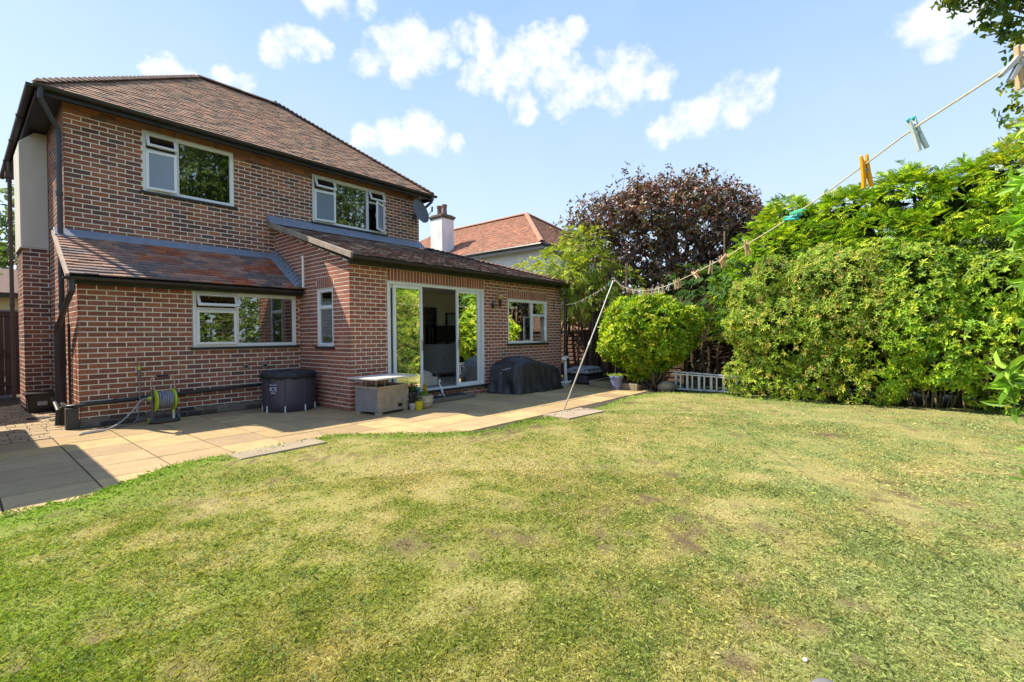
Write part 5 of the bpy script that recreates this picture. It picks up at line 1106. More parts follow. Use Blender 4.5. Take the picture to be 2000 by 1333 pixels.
# odd things on the grass
b_ = MB(); b_.ball((2.17, .33, .02), .010, 10, 8, (1.2, 1, .7)); o = b_.build('pebble', mat('white_china', (.7,.7,.7)), smooth=True); tag(o, 'tiny white pebble lying on the lawn near the bottom edge', 'pebble')
b_ = MB(); b_.ball((0, 0, 0), .075, 20, 12, (1.0, .8, .62)); o = b_.build('grey_stone', mat('grey_felt', (.16,.16,.165), .9, var=.1, vscale=30, bump=.3, bscale=120), smooth=True); o.location = (1.98, .235, .03); tag(o, 'smooth dark grey rounded stone poking into view at the bottom edge', 'stone')
b_ = MB(); b_.ball((0, 0, 0), .09, 20, 12, (1.0, .8, .9)); o = b_.build('grey_stone', mat('grey_felt', (.16,.16,.165)), smooth=True); o.location = (2.36, -.46, .05); tag(o, 'dark grey rounded stone cut by the bottom right corner', 'stone')
# gate across the passage
gate = empty('garden_gate', (.2, 15.9, 0), 'tall brown boarded timber gate closing the passage beside the house', 'gate')
GB = mat('gate_stain', (.085,.040,.032), .6, var=.15, vscale=4, stretch=(6, 1, .6), bump=.2)
for i in range(16):
    x = X0-.26-i*.125; b_ = MB(); b_.box(x-.059, x+.059, 15.9, 15.925, .05, 1.90); b_.build('board', GB, gate, bevel=.004)
for z in (.25, 1.0, 1.86):
    b_ = MB(); b_.box(-1.05, X0-.2, 15.86, 15.898, z, z+.11); b_.build('rail', GB, gate, bevel=.004)
b_ = MB(); b_.hexa([(-1.0, 15.87, .3), (-.9, 15.87, .3), (X0-.22, 15.87, 1.0), (X0-.32, 15.87, 1.0), (-1.0, 15.896, .3), (-.9, 15.896, .3), (X0-.22, 15.896, 1.0), (X0-.32, 15.896, 1.0)]); b_.build('brace', GB, gate)
b_ = MB(); b_.box(-1.1, X0-.18, 15.84, 15.95, 1.97, 2.01); b_.build('cap_rail', mat('grey_gate_cap', (.2,.2,.22), .6), gate)
# ================================================================== neighbouring buildings
# white rendered house beyond the extension
nh = empty('neighbour_house', (18.5, 17, 0), 'white rendered house with orange tiled hip roof beyond the trees', 'house')
NWHITE = mat('neighbour_render', (.80,.80,.80), .9, var=.05, vscale=1.2, var2=.1, v2scale=2.5)
nx0, ny0, nx1, ny1, nz = 15.3, 11.35, 23.0, 26.0, 5.0
b_ = MB(); b_.box(nx0+.35, nx1-.3, ny0+.3, ny1-.3, 0, nz-.02); nwall = b_.build('wall', NWHITE, nh)
def nwin(y0, y1, z0, z1):
    b_ = MB(); f_ = MB(); T_ = frameT((nx0+.35, 0, 0), (0, 1, 0), (-1, 0, 0)); f_ = MB(T_); ring(f_, y0, y1, z0, z1, .06, -.01, .03); f_.box((y0+y1)/2-.03, (y0+y1)/2+.03, -.01, .028, z0+.06, z1-.06); f = f_.build('window', WHITE, nh); b_ = MB(T_); b_.box(y0+.05, y1-.05, .002, .008, z0+.05, z1-.05); b_.build('pane', mat('dark_glass', (.03,.035,.04), .08), f)
nwin(14.2, 15.3, 3.3, 4.5); nwin(19.5, 21.2, 3.3, 4.5); nwin(15, 17, .9, 2.2)
b_ = MB(); T_ = frameT((nx0+.35, 0, 0), (0, 1, 0), (-1, 0, 0)); b_ = MB(T_); ring(b_, 16.7, 17.15, 4.22, 4.62, .03, 0, .03); b_.box(16.76, 17.09, 0, .02, 4.28, 4.56); b_.build('wall_vent', mat('vent_white', (.6,.6,.6), .6), nwall)
nrun = 3.75; nrise = 2.45; nL = math.hypot(nrun, nrise); nc, ns_ = nrun/nL, nrise/nL
TCN = [(.40,.185,.115),(.35,.16,.10),(.43,.21,.13),(.31,.145,.10),(.39,.20,.135),(.42,.19,.12)]
DY = ny1-ny0; WX = nx1-nx0; nr = []
nr.append(slope(nh, (nx0, ny0, nz), (0, 1, 0), (nc, 0, ns_), lambda v: (v*nc, DY-v*nc), 0, int(nL/.11), .17, .11, TCN, 'roof', 31, False, jit=.006))
nr.append(slope(nh, (nx0, ny0, nz), (1, 0, 0), (0, nc, ns_), lambda v: (v*nc, WX-v*nc), 0, int(nL/.11), .17, .11, [tuple(x*.8 for x in c) for c in TCN], 'roof', 32, False, jit=.006))
nr.append(slope(nh, (nx1, ny0, nz), (0, 1, 0), (-nc, 0, ns_), lambda v: (v*nc, DY-v*nc), 0, int(nL/.11), .17, .11, TCN, 'roof', 33, False))
finish_tiles(nr, 0)
nrt = mat('orange_ridge', (.36,.18,.11), .85, var=.25, vscale=4)
nme = ridge_me(.42, .11, 'ridge_tile', nrt); nroof = nr[0]['roof']
A1 = Vector((nx0+nrun, ny0+nrun, nz+nrise+.04)); run_ridge(nroof, A1, (nx0+nrun, ny1-nrun, nz+nrise+.04), nme, .42)
run_ridge(nroof, (nx0+.05, ny0+.05, nz+.06), A1, nme, .42); run_ridge(nroof, (nx1-.05, ny0+.05, nz+.06), A1, nme, .42)
b_ = MB(); b_.box(nx0+.02, nx0+.06, ny0+.02, ny1, nz-.20, nz-.01); b_.box(nx0+.06, nx1, ny0+.02, ny0+.06, nz-.20, nz-.01); b_.box(nx0+.06, nx0+.35, ny0+.06, ny1, nz-.07, nz-.05); b_.build('fascia', mat('grey_fascia', (.30,.31,.33), .6), nh)
b_ = MB(); b_.tube([(nx0-.03, ny0, nz-.03), (nx0-.03, ny1, nz-.03)], .06, 8); b_.tube([(nx0, ny0-.03, nz-.03), (nx1, ny0-.03, nz-.03)], .06, 8); b_.build('gutter', BLACKP, nh)
NCH = mat('white_brick_paint', (.78,.78,.78), .85, var=.06, vscale=2, var2=.22, v2scale=3, bump=.4, bscale=25, stretch=(1, 1, .3))
chx, chy = 15.55, 17.6
b_ = MB(); b_.box(chx, chx+.78, chy, chy+.86, 3.5, 7.18); chm = b_.build('chimney', NCH, nh, bevel=.01)
b_ = MB(); b_.box(chx-.07, chx+.85, chy-.07, chy+.93, 7.18, 7.26); b_.box(chx-.03, chx+.81, chy-.03, chy+.89, 7.10, 7.18); b_.box(chx+.02, chx+.76, chy+.02, chy+.84, 7.26, 7.32); b_.build('cap', mat('mossy_cap', (.13,.105,.08), .95, var=.3, vscale=8, bump=.8, bscale=20), chm)
for y in (chy+.24, chy+.62):
    b_ = MB(); b_.lathe([(.15, 0), (.14, .05), (.125, .12), (.115, .34), (.125, .40), (.14, .50), (.135, .53)], (chx+.38, y, 7.30), 16); b_.build('chimney_pot', mat('pot_clay', (.19,.12,.09), .85, var=.3, vscale=7), chm)
# garage and house to the left (their roofs throw the shade over the patio)
SBR = mat('plain_brick_far', (.20,.09,.065), .9, var=.2, vscale=8)
gg = empty('neighbour_garage', (-2, 9.5, 0), 'flat roofed garage just out of view left of the patio, rendered cream to bounce light', 'garage')
b_ = MB(); b_.box(-3.8, -.32, 7.3, 9.7, 0, 2.42); b_.box(-3.8, -.6, 9.7, 11.5, 0, 2.42); b_.build('wall', CREAM, gg); b_ = MB(); b_.box(-4, -.11, 7.15, 9.78, 2.42, 2.6); b_.box(-4, -.42, 9.78, 11.72, 2.42, 2.6); b_.build('roof', mat('roof_felt', (.12,.08,.07)), gg)  # unseen walls made cream so they bounce light into the shaded patio
lh = empty('neighbour_house', (-5, 18, 0), 'brick house left of the passage out of view', 'house')
b_ = MB(); b_.box(-9, -1.5, 14.4, 24, 0, 5.0); b_.build('wall', SBR, lh); b_ = MB(); b_.hexa([(-9.3, 14.1, 5), (-1.2, 14.1, 5), (-1.2, 24.3, 5), (-9.3, 24.3, 5), (-6.2, 17.2, 7.4), (-4.3, 17.2, 7.4), (-4.3, 21.2, 7.4), (-6.2, 21.2, 7.4)]); b_.build('roof', mat('brown_tile_far', (.16,.10,.08), .9), lh)
# little building beyond the gate
fg = empty('outbuilding', (2, 29, 0), 'yellow rendered outbuilding with dark tiled eaves beyond the gate', 'outbuilding')
b_ = MB(); b_.box(-3, 3.2, 29, 34, 0, 3.2); b_.build('wall', mat('yellow_render', (.55,.44,.22), .9, var=.1, vscale=.8), fg)
b_ = MB(); b_.hexa([(-3.3, 28.6, 3.1), (3.5, 28.6, 3.1), (3.5, 34.4, 3.1), (-3.3, 34.4, 3.1), (-3.3, 28.6, 3.28), (1.6, 28.6, 3.28), (1.6, 34.4, 3.28), (-3.3, 34.4, 3.28)]); b_.build('eaves', BLACKW, fg)
b_ = MB(); b_.hexa([(-3.3, 28.6, 3.28), (3.5, 28.6, 3.28), (3.5, 34.4, 3.28), (-3.3, 34.4, 3.28), (-2, 31, 4.5), (2.2, 31, 4.5), (2.2, 31.9, 4.5), (-2, 31.9, 4.5)]); b_.build('roof', mat('brown_tile_far', (.16,.10,.08)), fg)
# brick wall of the neighbour beyond the fence
bw = empty('boundary_wall', (14.5, 9.5, 0), 'sunlit orange brick wall seen above the fence beside the extension', 'wall')
wq = wall(bw, (14.5, 5.5, 0), (0, 1, 0), (-1, 0, 0), 6.0, 0, 2.12, [], [(.42,.17,.09),(.38,.15,.085),(.45,.20,.11)], seed=41, pieces=False, name='wall_core'); finish_walls([wq], 0)
# ---- larch-lap fence
FEN = mat('fence_brown', (.115,.062,.040), .85, var=.25, vscale=3, bump=.4, bscale=25, stretch=(4, .5, 4))
fn = empty('lap_fence', (12.3, 8, 0), 'brown overlapping slat fence behind the conifer at the end of the patio', 'fence')
for pnl in range(4):
    y0 = 4.6+pnl*1.84
    b_ = MB(); b_.box(12.24, 12.32, y0-.045, y0+.045, 0, 1.46); b_.build('post', FEN, fn, bevel=.004)
    for k in range(11):
        z = .06+k*.122; b_ = MB(); q = random.uniform(-.006, .006)
        b_.hexa([(12.245, y0+.05, z), (12.245, y0+1.79, z+q), (12.262, y0+1.79, z+q), (12.262, y0+.05, z), (12.272, y0+.05, z+.14), (12.272, y0+1.79, z+.14+q), (12.284, y0+1.79, z+.14+q), (12.284, y0+.05, z+.14)]); b_.build('slat', FEN, fn)
    for yy in (y0+.5, y0+1.35): b_ = MB(); b_.box(12.225, 12.243, yy-.02, yy+.02, .05, 1.42); b_.build('batten', FEN, fn)
b_ = MB(); b_.box(12.22, 12.34, 4.6, 12, 1.43, 1.46); b_.build('cap_rail', FEN, fn)

# ================================================================== vegetation
def sphere_dirs(n): return uvec(rng.normal(0, 1, (n, 3)))
def limbs(name, paths, m_=BARK, parent=None, seg=7):
    b_ = MB()
    for pts, r0, r1 in paths:
        P = smoothpts(pts, 4); n = len(P); b_.tube([tuple(p+Vector((random.gauss(0, r0*.12), random.gauss(0, r0*.12), 0))) for p in P], [r0+(r1-r0)*i/(n-1) for i in range(n)], seg)
    return b_.build(name, m_, parent, smooth=True)
def rosettes(T, AX, k, L, W, cols, tilt=.9, droop=.15, jitter=.25, nearcol=None, fold=.12, curl=.22, lvar=(.7, 1.15)):
    """k leaves round each shoot tip T with axis AX"""
    n = len(T); AX = uvec(AX); ref = uvec(np.cross(AX, rng.normal(0, 1, (n, 3)))); bi = np.cross(AX, ref)
    out = []
    base = np.array(cols)[rng.integers(0, len(cols), n)]*rng.uniform(.75, 1.25, (n, 1))*(.72+.56*VNA.fbm(T[:, 0]*1.3+T[:, 1]*1.7, T[:, 2]*2.1, 2))[:, None]
    for i in range(k):
        th = 2*np.pi*i/k+rng.normal(0, .3, n); R_ = ref*np.cos(th)[:, None]+bi*np.sin(th)[:, None]
        t = tilt+rng.normal(0, jitter, n); A = uvec(AX*np.cos(t)[:, None]+R_*np.sin(t)[:, None]-np.array([0, 0, droop])); N = uvec(AX*np.sin(t)[:, None]-R_*np.cos(t)[:, None]+rng.normal(0, .15, (n, 3)))
        P = T-AX*rng.uniform(0, L*.7, n)[:, None]; s_ = rng.uniform(*lvar, n)
        out.append(leafmesh(P, A, N, L*s_, W*s_, base*rng.uniform(.85, 1.18, (n, 1)), fold=fold, curl=curl))
    return out
def lumps(centers, radii, dens, shell=(.72, 1.05), upbias=.25, clip=None):
    """points near the surfaces of a set of lumps, with outward axes, dropping points deep inside another lump"""
    P, A = [], []
    C = np.array(centers); Rr = np.array(radii)
    if Rr.ndim == 1: Rr = np.c_[Rr, Rr, Rr]
    for c, r in zip(C, Rr):
        n = int(dens*(r[0]*r[1]*r[2])**(2/3)*12.6); d = sphere_dirs(n); q = rng.uniform(*shell, n)[:, None]; p = c+d*r*q
        P.append(p); A.append(uvec(d/r*r.mean()+np.array([0, 0, upbias])))
    P = np.concatenate(P); A = np.concatenate(A); keep = np.ones(len(P), bool)
    for c, r in zip(C, Rr): keep &= (((P-c)/(r*.62))**2).sum(1) > 1
    if clip is not None: keep &= clip(P)
    return P[keep], A[keep]
def vegmesh(name, lst, m_, parent):
    V, F_, C = merge(lst); o = link(name, npmesh(name, V, F_, m_, np.clip(C, 0, 1)), parent); return o
unit_leaf_cache = {}
def leaf_objects(name, lst, parent, m_=LEAF_O, limit=300):
    """the leaves that show largest, each an object sharing one leaf mesh per length class; returns the rest"""
    V = np.concatenate([a for a, b, c in lst]).reshape(-1, 6, 3); C = np.concatenate([c for a, b, c in lst]).reshape(-1, 6, 3)[:, 0]
    d = np.linalg.norm(V[:, 0]-np.array([0, 0, 1.32]), axis=1); o_ = np.argsort(d)[:limit]; rest = np.ones(len(V), bool); rest[o_] = False
    if 'leaf' not in unit_leaf_cache:
        Vl, Fl, _ = leafmesh(np.zeros((1, 3)), np.array([[0, 1., 0]]), np.array([[0, 0, 1.]]), np.ones(1), np.ones(1), np.zeros((1, 3)), fold=.0, curl=.0)
        me = bpy.data.meshes.new('leaf'); vv = [(0, 0, 0), (.42, .33, .12), (.36, .70, .04), (0, 1, -.2), (-.36, .70, .04), (-.42, .33, .12)]
        me.from_pydata(vv, [], [(0, 1, 2, 3), (0, 3, 4, 5)]); me.materials.append(m_); unit_leaf_cache['leaf'] = me
    me = unit_leaf_cache['leaf']
    for i in o_:
        v = V[i]; A = Vector(v[3]-v[0]); L_ = A.length; A.normalize(); S = Vector(v[1]-v[5]); w = S.length/.84; S = (S-A*S.dot(A)).normalized(); N = S.cross(A)
        o = link('leaf', me, parent, world=False); o.rotation_euler = Matrix((S, A, N)).transposed().to_euler(); o.location = Vector(v[0])+(WL[parent.name]*-1 if WL.get(parent.name) is not None and parent.type == 'EMPTY' else Vector()); o.scale = (w, L_, L_*.8); o.color = (*[float(min(1, x)) for x in C[i]], 1)
    keepV = V[rest].reshape(-1, 3); n = rest.sum(); i6 = np.arange(n)[:, None]*6
    return [(keepV, np.concatenate([i6+np.array([0, 1, 2, 3]), i6+np.array([0, 3, 4, 5])], 0), np.repeat(C[rest][:, None, :], 6, 1).reshape(-1, 3))]
def sprays(T, AX, L, cols, nf=9, flat=.9, wr=.22):
    """flat fern-like conifer sprays"""
    n = len(T); AX = uvec(AX); S = uvec(np.cross(AX, np.tile([0, 0, 1.], (n, 1))+rng.normal(0, .45, (n, 3)))); out = []
    base = np.array(cols)[rng.integers(0, len(cols), n)]*rng.uniform(.7, 1.3, (n, 1)); Ls = L*rng.uniform(.6, 1.25, n)
    N = uvec(np.cross(S, AX))
    for i in range(nf):
        t = i/(nf-1) if nf > 1 else 0; side = (-1 if i % 2 else 1)*(0 if i == nf-1 else 1)
        P = T+AX*(Ls*t*.62)[:, None]; P[:, 2] -= (Ls*.32*t*t); A = uvec(AX*(.75+.5*t)+S*side*(1-.3*t)-np.array([0, 0, .18+.45*t])); l = Ls*(.62-.30*t if i < nf-1 else .45)
        out.append(leafmesh(P, A, N, l, l*wr, base*rng.uniform(.85, 1.15, (n, 1))*(1+.35*t), fold=.05, curl=.22))
    return out

# ---- round laurel
lb = empty('laurel_bush', (10.78, 4.9, 0), 'broad rounded bright green laurel bush at the end of the patio', 'bush')
C = []; Rr = []
LC = np.array([10.85, 4.93, 1.33]); 
for i in range(74):
    d = sphere_dirs(1)[0]; d[2] *= .95; C.append(LC+d*np.array([.80, .90, .80])*rng.uniform(.8, 1.04)); Rr.append(rng.uniform(.20, .34))
for p in [(.0, .0, 0), (.3, -.5, .35), (-.3, .5, .3), (.5, -.7, -.1), (-.4, .7, -.3), (.2, -.2, .6), (-.2, .4, .55), (.4, -.9, .3), (-.1, -.3, -.6), (0, .2, -.8), (.1, .1, -1.0)]: C.append(LC+np.array(p)); Rr.append(.38)
T, A = lumps(C, Rr, 105, upbias=.3, clip=lambda P: (P[:, 2] > .22))
LCOL = [(.27,.42,.02),(.37,.50,.025),(.19,.34,.018),(.44,.53,.03),(.14,.27,.018),(.48,.50,.05)]
ls = rosettes(T, A, 6, .105, .046, LCOL, tilt=.8, droop=.1)
ds = sphere_dirs(500); ls += rosettes(LC+ds*np.array([.6, .65, .6]), ds, 5, .14, .06, [(.05,.10,.02)])  # inner leaves coloured dark to stand for shade inside the bush
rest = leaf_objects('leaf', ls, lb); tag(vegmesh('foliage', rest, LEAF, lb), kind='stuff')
pth = [([(10.75+random.uniform(-.15, .15), 4.75+random.uniform(-.15, .15), 0), (10.8+random.uniform(-.3, .3), 4.8+random.uniform(-.4, .4), .5), (10.85+random.uniform(-.7, .7), 4.93+random.uniform(-.8, .8), 1.3+random.uniform(-.3, .8))], .028, .008) for i in range(16)]
limbs('stems', pth, BARK, lb)
# ---- rhododendron bank
rh = empty('rhododendron_hedge', (11.3, .8, 0), 'large rhododendron bank in full sun along the right side of the lawn', 'hedge')
C = []; Rr = []
def topz(y): return .28*math.sin(y*2.3+1)*math.sin(y*5.1)+np.interp(y, [-3.2, -1.6, -.2, .8, 1.6, 2.4, 2.9, 3.25], [2.35, 2.5, 2.55, 2.75, 2.85, 2.7, 2.3, 1.8])
for i in range(200):
    y = rng.uniform(-3.2, 2.72); tz = topz(y); z = rng.uniform(.06, 1)*tz; x = 10.66+.9*max(0, z/tz-.45)**1.5*1.6+rng.normal(0, .17)+max(0, -.5-y)*.2
    if -1.5 < y < -.05 and .35 < z < 1.3 and rng.random() < .62: continue
    if y > 2.5: x += (y-2.5)*.35
    C.append((x, y, z)); Rr.append(rng.uniform(.24, .56))
bank_c = list(C)
T, A = lumps(C, Rr, 66, shell=(.84, 1.04), upbias=.3, clip=lambda P: (P[:, 2] > .05))
A = uvec(A+np.array([-.45, .15, 0]))
RC = [(.22,.34,.030),(.29,.41,.035),(.36,.46,.045),(.14,.24,.022),(.42,.44,.06),(.40,.34,.08),(.24,.36,.03),(.16,.27,.022)]
far_w = T[:, 1] < .4
RC2 = [(.18,.33,.022),(.26,.41,.026),(.34,.48,.03),(.12,.23,.02),(.40,.47,.04)]
ls = rosettes(T[~far_w], A[~far_w], 7, .075, .024, RC, tilt=1.0, droop=.12)+rosettes(T[far_w], A[far_w], 6, .078, .034, RC2, tilt=.95, droop=.1)
dk = np.c_[rng.uniform(11.2, 11.9, 3500), rng.uniform(-3.2, 3.0, 3500), rng.uniform(.2, 2.9, 3500)]; ls += rosettes(dk, rng.normal(0, 1, (3500, 3)), 5, .12, .05, [(.04,.07,.02)])  # backing leaves given a dark colour as the shade deep in the bank
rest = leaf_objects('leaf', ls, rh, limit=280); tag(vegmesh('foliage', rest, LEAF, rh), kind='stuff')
pth = []
for i in range(46):
    y = rng.uniform(-3, .2) if i < 34 else rng.uniform(.2, 2.9); x = 11.1+rng.uniform(0, .5); z = rng.uniform(1.0, 2.3); b2 = y+rng.normal(0, .35)
    pth.append(([(x+.1, y, 0), (x+rng.normal(0, .1), (y+b2)/2, z*.5), (x-.12+rng.normal(0, .1), b2, z)], .018, .006))
for i in range(34):
    y = rng.uniform(-1.5, .1); x = 10.85+rng.uniform(0, .3); pth.append(([(x, y, 0), (x+rng.normal(0, .06), y+rng.normal(0, .12), .5), (x+rng.normal(0, .08), y+rng.normal(0, .22), 1.0), (x+rng.normal(0, .08), y+rng.normal(0, .28), 1.6)], .010, .004))
for y in (-.95, -.65, -.30, -.15, .25): pth.append(([(10.95, y, 0), (10.85, y+.05, .7), (10.9, y+rng.normal(0, .2), 1.6)], .022, .010))
limbs('stems', pth, mat('pale_stem', (.26,.20,.11), .85, var=.3, vscale=8), rh, 5)
fl_ = rng.integers(0, len(T), 26); cc = rosettes(T[fl_]+A[fl_]*.04, A[fl_], 6, .035, .03, [(.62,.45,.36), (.55,.36,.30), (.45,.27,.16)]); vegmesh('faded_flowers', cc, LEAF, rh)
# ---- tall conifer hedge behind
hg = empty('conifer_hedge', (13.0, 0, 0), 'tall overgrown conifer hedge rising behind the rhododendron bank', 'hedge')
C = []; Rr = []
def htop(y): return .16*np.sin(y*2.7+.6)+.10*np.sin(y*6.1)+np.interp(y, [-9, -3, -1.6, -.9, -.2, .7, 1.7, 2.7, 3.8], [5.6, 5.5, 4.95, 4.62, 4.40, 4.32, 4.42, 4.05, 2.6])
for i in range(660):
    y = rng.uniform(-5.0, 3.5); tz = htop(y); z = (1-rng.random()**1.8*.85)*tz; x = 12.30+rng.normal(0, .16)+.9*(z/tz)**5; C.append((x, y, z-.25)); Rr.append(rng.uniform(.25, .45))
T, A = lumps(C, Rr, 44, shell=(.62, 1.12), upbias=.25, clip=lambda P: P[:, 2] > 1.2)
A = uvec(A+np.array([-.45, .1, .05]))
HC = [(.22,.38,.03),(.31,.47,.035),(.40,.54,.04),(.15,.29,.03),(.50,.57,.05)]
gold = (T[:, 1] < -1.0) & (T[:, 2] > 4.2)
ls = sprays(T[~gold], A[~gold], .24, HC, wr=.17)+sprays(T[gold], A[gold], .22, [(.55,.55,.05), (.40,.48,.05), (.22,.36,.05)], wr=.17)
dk = np.c_[rng.uniform(12.9, 13.6, 5000), rng.uniform(-6, 4.2, 5000), rng.uniform(0, 1, 5000)]; dk[:, 2] = .1+dk[:, 2]*(htop(dk[:, 1])-.28); ls += rosettes(dk, rng.normal(0, 1, (5000, 3)), 5, .24, .10, [(.03,.06,.018)])  # hedge interior filled with dark leaves, its shade painted into their colour
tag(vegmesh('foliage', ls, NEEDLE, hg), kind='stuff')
limbs('trunk', [([(13.1, y, 0), (13.1+rng.normal(0, .1), y+rng.normal(0, .15), 2), (13.2, y+rng.normal(0, .2), 4)], .07, .02) for y in np.arange(-5, 4, .8)], BARK, hg)
# feathery shoots along the hedge top
n = 150; y = rng.uniform(-3, 2.9, n); T2 = np.c_[rng.uniform(12.6, 13.4, n), y, htop(y)+rng.uniform(-.15, .22, n)]; A2 = np.c_[rng.normal(0, .35, (n, 2)), np.ones(n)]; vegmesh('top_shoots', rosettes(T2, A2, 8, .10, .03, HC, tilt=.8)+sprays(T2, A2, .22, HC), NEEDLE, hg)
# privet-like shrub poking over the hedge
# ---- dead twigs between laurel and bank
dt = empty('dead_brush', (11.9, 3.5, 0), 'dark tangle of dead brown twigs between the laurel and the hedge', 'dead shrub')
b_ = MB()
for i in range(520):
    x, y, z = rng.uniform(11.75, 12.6), rng.uniform(2.9, 4.7), rng.uniform(.05, 2.2); v = rng.normal(0, 1, 3)*[.10, .16, .28]; b_.tube([(x, y, z), (x+v[0]+.05, y+v[1], z+abs(v[2])*.3), (x+v[0]*1.6, y+v[1]*1.8, z+v[2])], [.006, .004, .002], 3, caps=False)
tag(b_.build('twigs', TWIG, dt), kind='stuff')
b_ = MB()
for i in range(14): x, y = rng.uniform(12.0, 12.6), rng.uniform(2.8, 4.8); b_.tube(smoothpts([(x, y, 0), (x+.05, y+rng.normal(0, .1), .9), (x, y+rng.normal(0, .25), 2.3)], 3), .03, 6)
b_.build('stems', BARK, dt)
dk = np.c_[rng.uniform(12.5, 13.3, 2200), rng.uniform(2.6, 5.4, 2200), rng.uniform(.1, 3.0, 2200)]; tag(vegmesh('dead_leaves', rosettes(dk, rng.normal(0, 1, (2200, 3)), 5, .16, .07, [(.06,.035,.02), (.035,.05,.018)]), NEEDLE, dt), kind='stuff')
T3, A3 = lumps([(12.0, 3.6, 2.1), (12.1, 4.1, 2.3), (12.1, 3.2, 2.2), (11.9, 3.3, 1.6), (12.2, 3.9, 2.7), (12.0, 3.4, 2.7), (12.3, 4.4, 2.7)], [.4]*7, 26, shell=(.4, 1.1)); tag(vegmesh('green_sprays', sprays(T3, uvec(A3+[-.3, 0, -.2]), .24, [(.06,.14,.035), (.08,.18,.04), (.10,.20,.04)]), NEEDLE, dt), kind='stuff')
# ---- copper beech
cb_ = empty('copper_beech', (15.0, 5.7, 0), 'copper beech with dark purple leaves rising behind the laurel', 'tree')
C = []; Rr = []
for i in range(230):
    u = rng.uniform(-1, 1); px = np.array([14.9, 5.75]); along = np.array([.647, -.763]); tz = 6.15-.85*abs(u)**2.6*1.2
    z = rng.uniform(1.7, tz-.35); wdt = 2.8*(1-.12*((z-3.9)/2)**2); p = px+along*u*wdt+rng.normal(0, .55, 2); C.append((p[0], p[1], z)); Rr.append(rng.uniform(.42, .70))
T, A = lumps(C, Rr, 34, shell=(.4, 1.22), upbias=.3)
BC = [(.12,.065,.062),(.16,.075,.065),(.10,.07,.07),(.15,.10,.065),(.27,.10,.065),(.27,.19,.07),(.10,.10,.075),(.40,.32,.27)]
ls = rosettes(T, A, 5, .105, .07, BC, tilt=1.0, droop=.2, jitter=.5)
# loose twigs at the top
tw = []; tl = []
for i in range(230):
    u = rng.uniform(-1.15, 1.0); p = px+along*u*2.7+rng.normal(0, .5, 2); z0 = 5.35-1.0*abs(u)**2.4; h = rng.uniform(.2, .85)*(1 if rng.random() < .93 else 1.4); e_ = np.array([p[0]+rng.normal(0, .3), p[1]+rng.normal(0, .3), z0+h+.15])
    s_ = np.array([p[0], p[1], z0-.3]); tw.append(([tuple(s_), tuple((s_+e_)/2+rng.normal(0, .06, 3)), tuple(e_)], .010, .003))
    k = 14; t = rng.uniform(.35, 1.0, k)[:, None]; tl.append((s_+(e_-s_)*t, ))
TL = np.concatenate([a[0] for a in tl])+rng.normal(0, .07, (230*14, 3)); ls += rosettes(TL, rng.normal(0, 1, TL.shape)+[0, 0, .4], 2, .10, .06, BC[:6]+[(.20,.045,.04)], tilt=1.0)
vo = vegmesh('crown', ls, attr_mat('beech_leaf', 'attr', rough=.38, grain=0, trans=.14, spec=.5), cb_)
br = [([(15.1, 5.6, 0), (15.1, 5.7, 1.6), (15.0, 5.75, 3.2), (14.9, 5.8, 5.0)], .17, .03)]
for i in range(26):
    a = rng.uniform(0, 6.28); z = rng.uniform(1.4, 3.6); br.append(([(15.05, 5.7, z), (15+math.cos(a)*.9, 5.7+math.sin(a)*.9, z+.7), (15+math.cos(a)*2.0, 5.7+math.sin(a)*2.0, z+1.5)], .06, .012))
limbs('trunk', br, BARK, cb_); limbs('twigs', tw, BARK, cb_, 4)
# ---- drooping conifer by the fence
df = empty('cypress_tree', (11.95, 7.3, 0), 'drooping yellow green cypress with bare dark trunks beside the extension', 'tree')
C = [(11.9, 7.3, 3.0), (11.5, 7.7, 3.3), (12.2, 6.8, 2.9), (11.6, 7.2, 2.5), (12.0, 7.6, 3.7), (12.2, 7.1, 3.3), (11.9, 7.9, 2.7), (12.3, 6.7, 3.0), (11.8, 7.0, 3.3), (11.4, 8.0, 2.8), (11.3, 7.3, 3.0), (12.5, 6.3, 2.7), (12.2, 6.6, 2.3), (11.3, 8.2, 3.25), (11.7, 7.45, 3.95), (12.0, 6.9, 2.1), (12.0, 7.5, 2.2)]
C += [(11.1, 8.35, 2.9), (11.2, 8.1, 2.45), (11.0, 8.6, 3.1), (11.5, 7.9, 3.55), (12.1, 7.2, 4.0), (11.4, 7.7, 2.2)]
T, A = lumps(C, [.44]*len(C), 85, shell=(.45, 1.12), upbias=.0); CCN = [(.36,.44,.05),(.46,.52,.07),(.28,.37,.045),(.20,.29,.04),(.52,.56,.09)]
tag(vegmesh('crown', sprays(T, uvec(A+[-.15, -.1, .0]), .20, CCN, wr=.2), NEEDLE, df))
pth = []
for i in range(22):
    x, y = 12.0+rng.normal(0, .22), 7.0+rng.normal(0, .45); pth.append(([(x, y, 0), (x+rng.normal(0, .06), y+rng.normal(0, .1), 1.0), (x+rng.normal(0, .15), y+rng.normal(0, .25), 2.4), (x+rng.normal(0, .25), y+rng.normal(0, .3), 3.3)], rng.uniform(.025, .06), .012))
for i in range(40):
    x, y, z = 11.9+rng.normal(0, .3), 6.9+rng.normal(0, .5), rng.uniform(.5, 2.4); pth.append(([(x, y, z), (x+rng.normal(0, .15), y+rng.normal(0, .2), z-.2), (x+rng.normal(0, .2), y+rng.normal(0, .3), z-.5)], .008, .003))
limbs('trunk', pth, mat('dark_bark', (.085,.055,.04), .9, var=.3, vscale=10, bump=.5, bscale=25), df, 6)
b_ = MB(); b_.tube([(11.55, 6.15, 0), (11.55, 6.15, 1.1)], .013, 6); o = b_.build('garden_cane', mat('worn_tube', (.42,.38,.34))); tag(o, 'thin upright metal stake behind the outdoor footstool', 'stake')
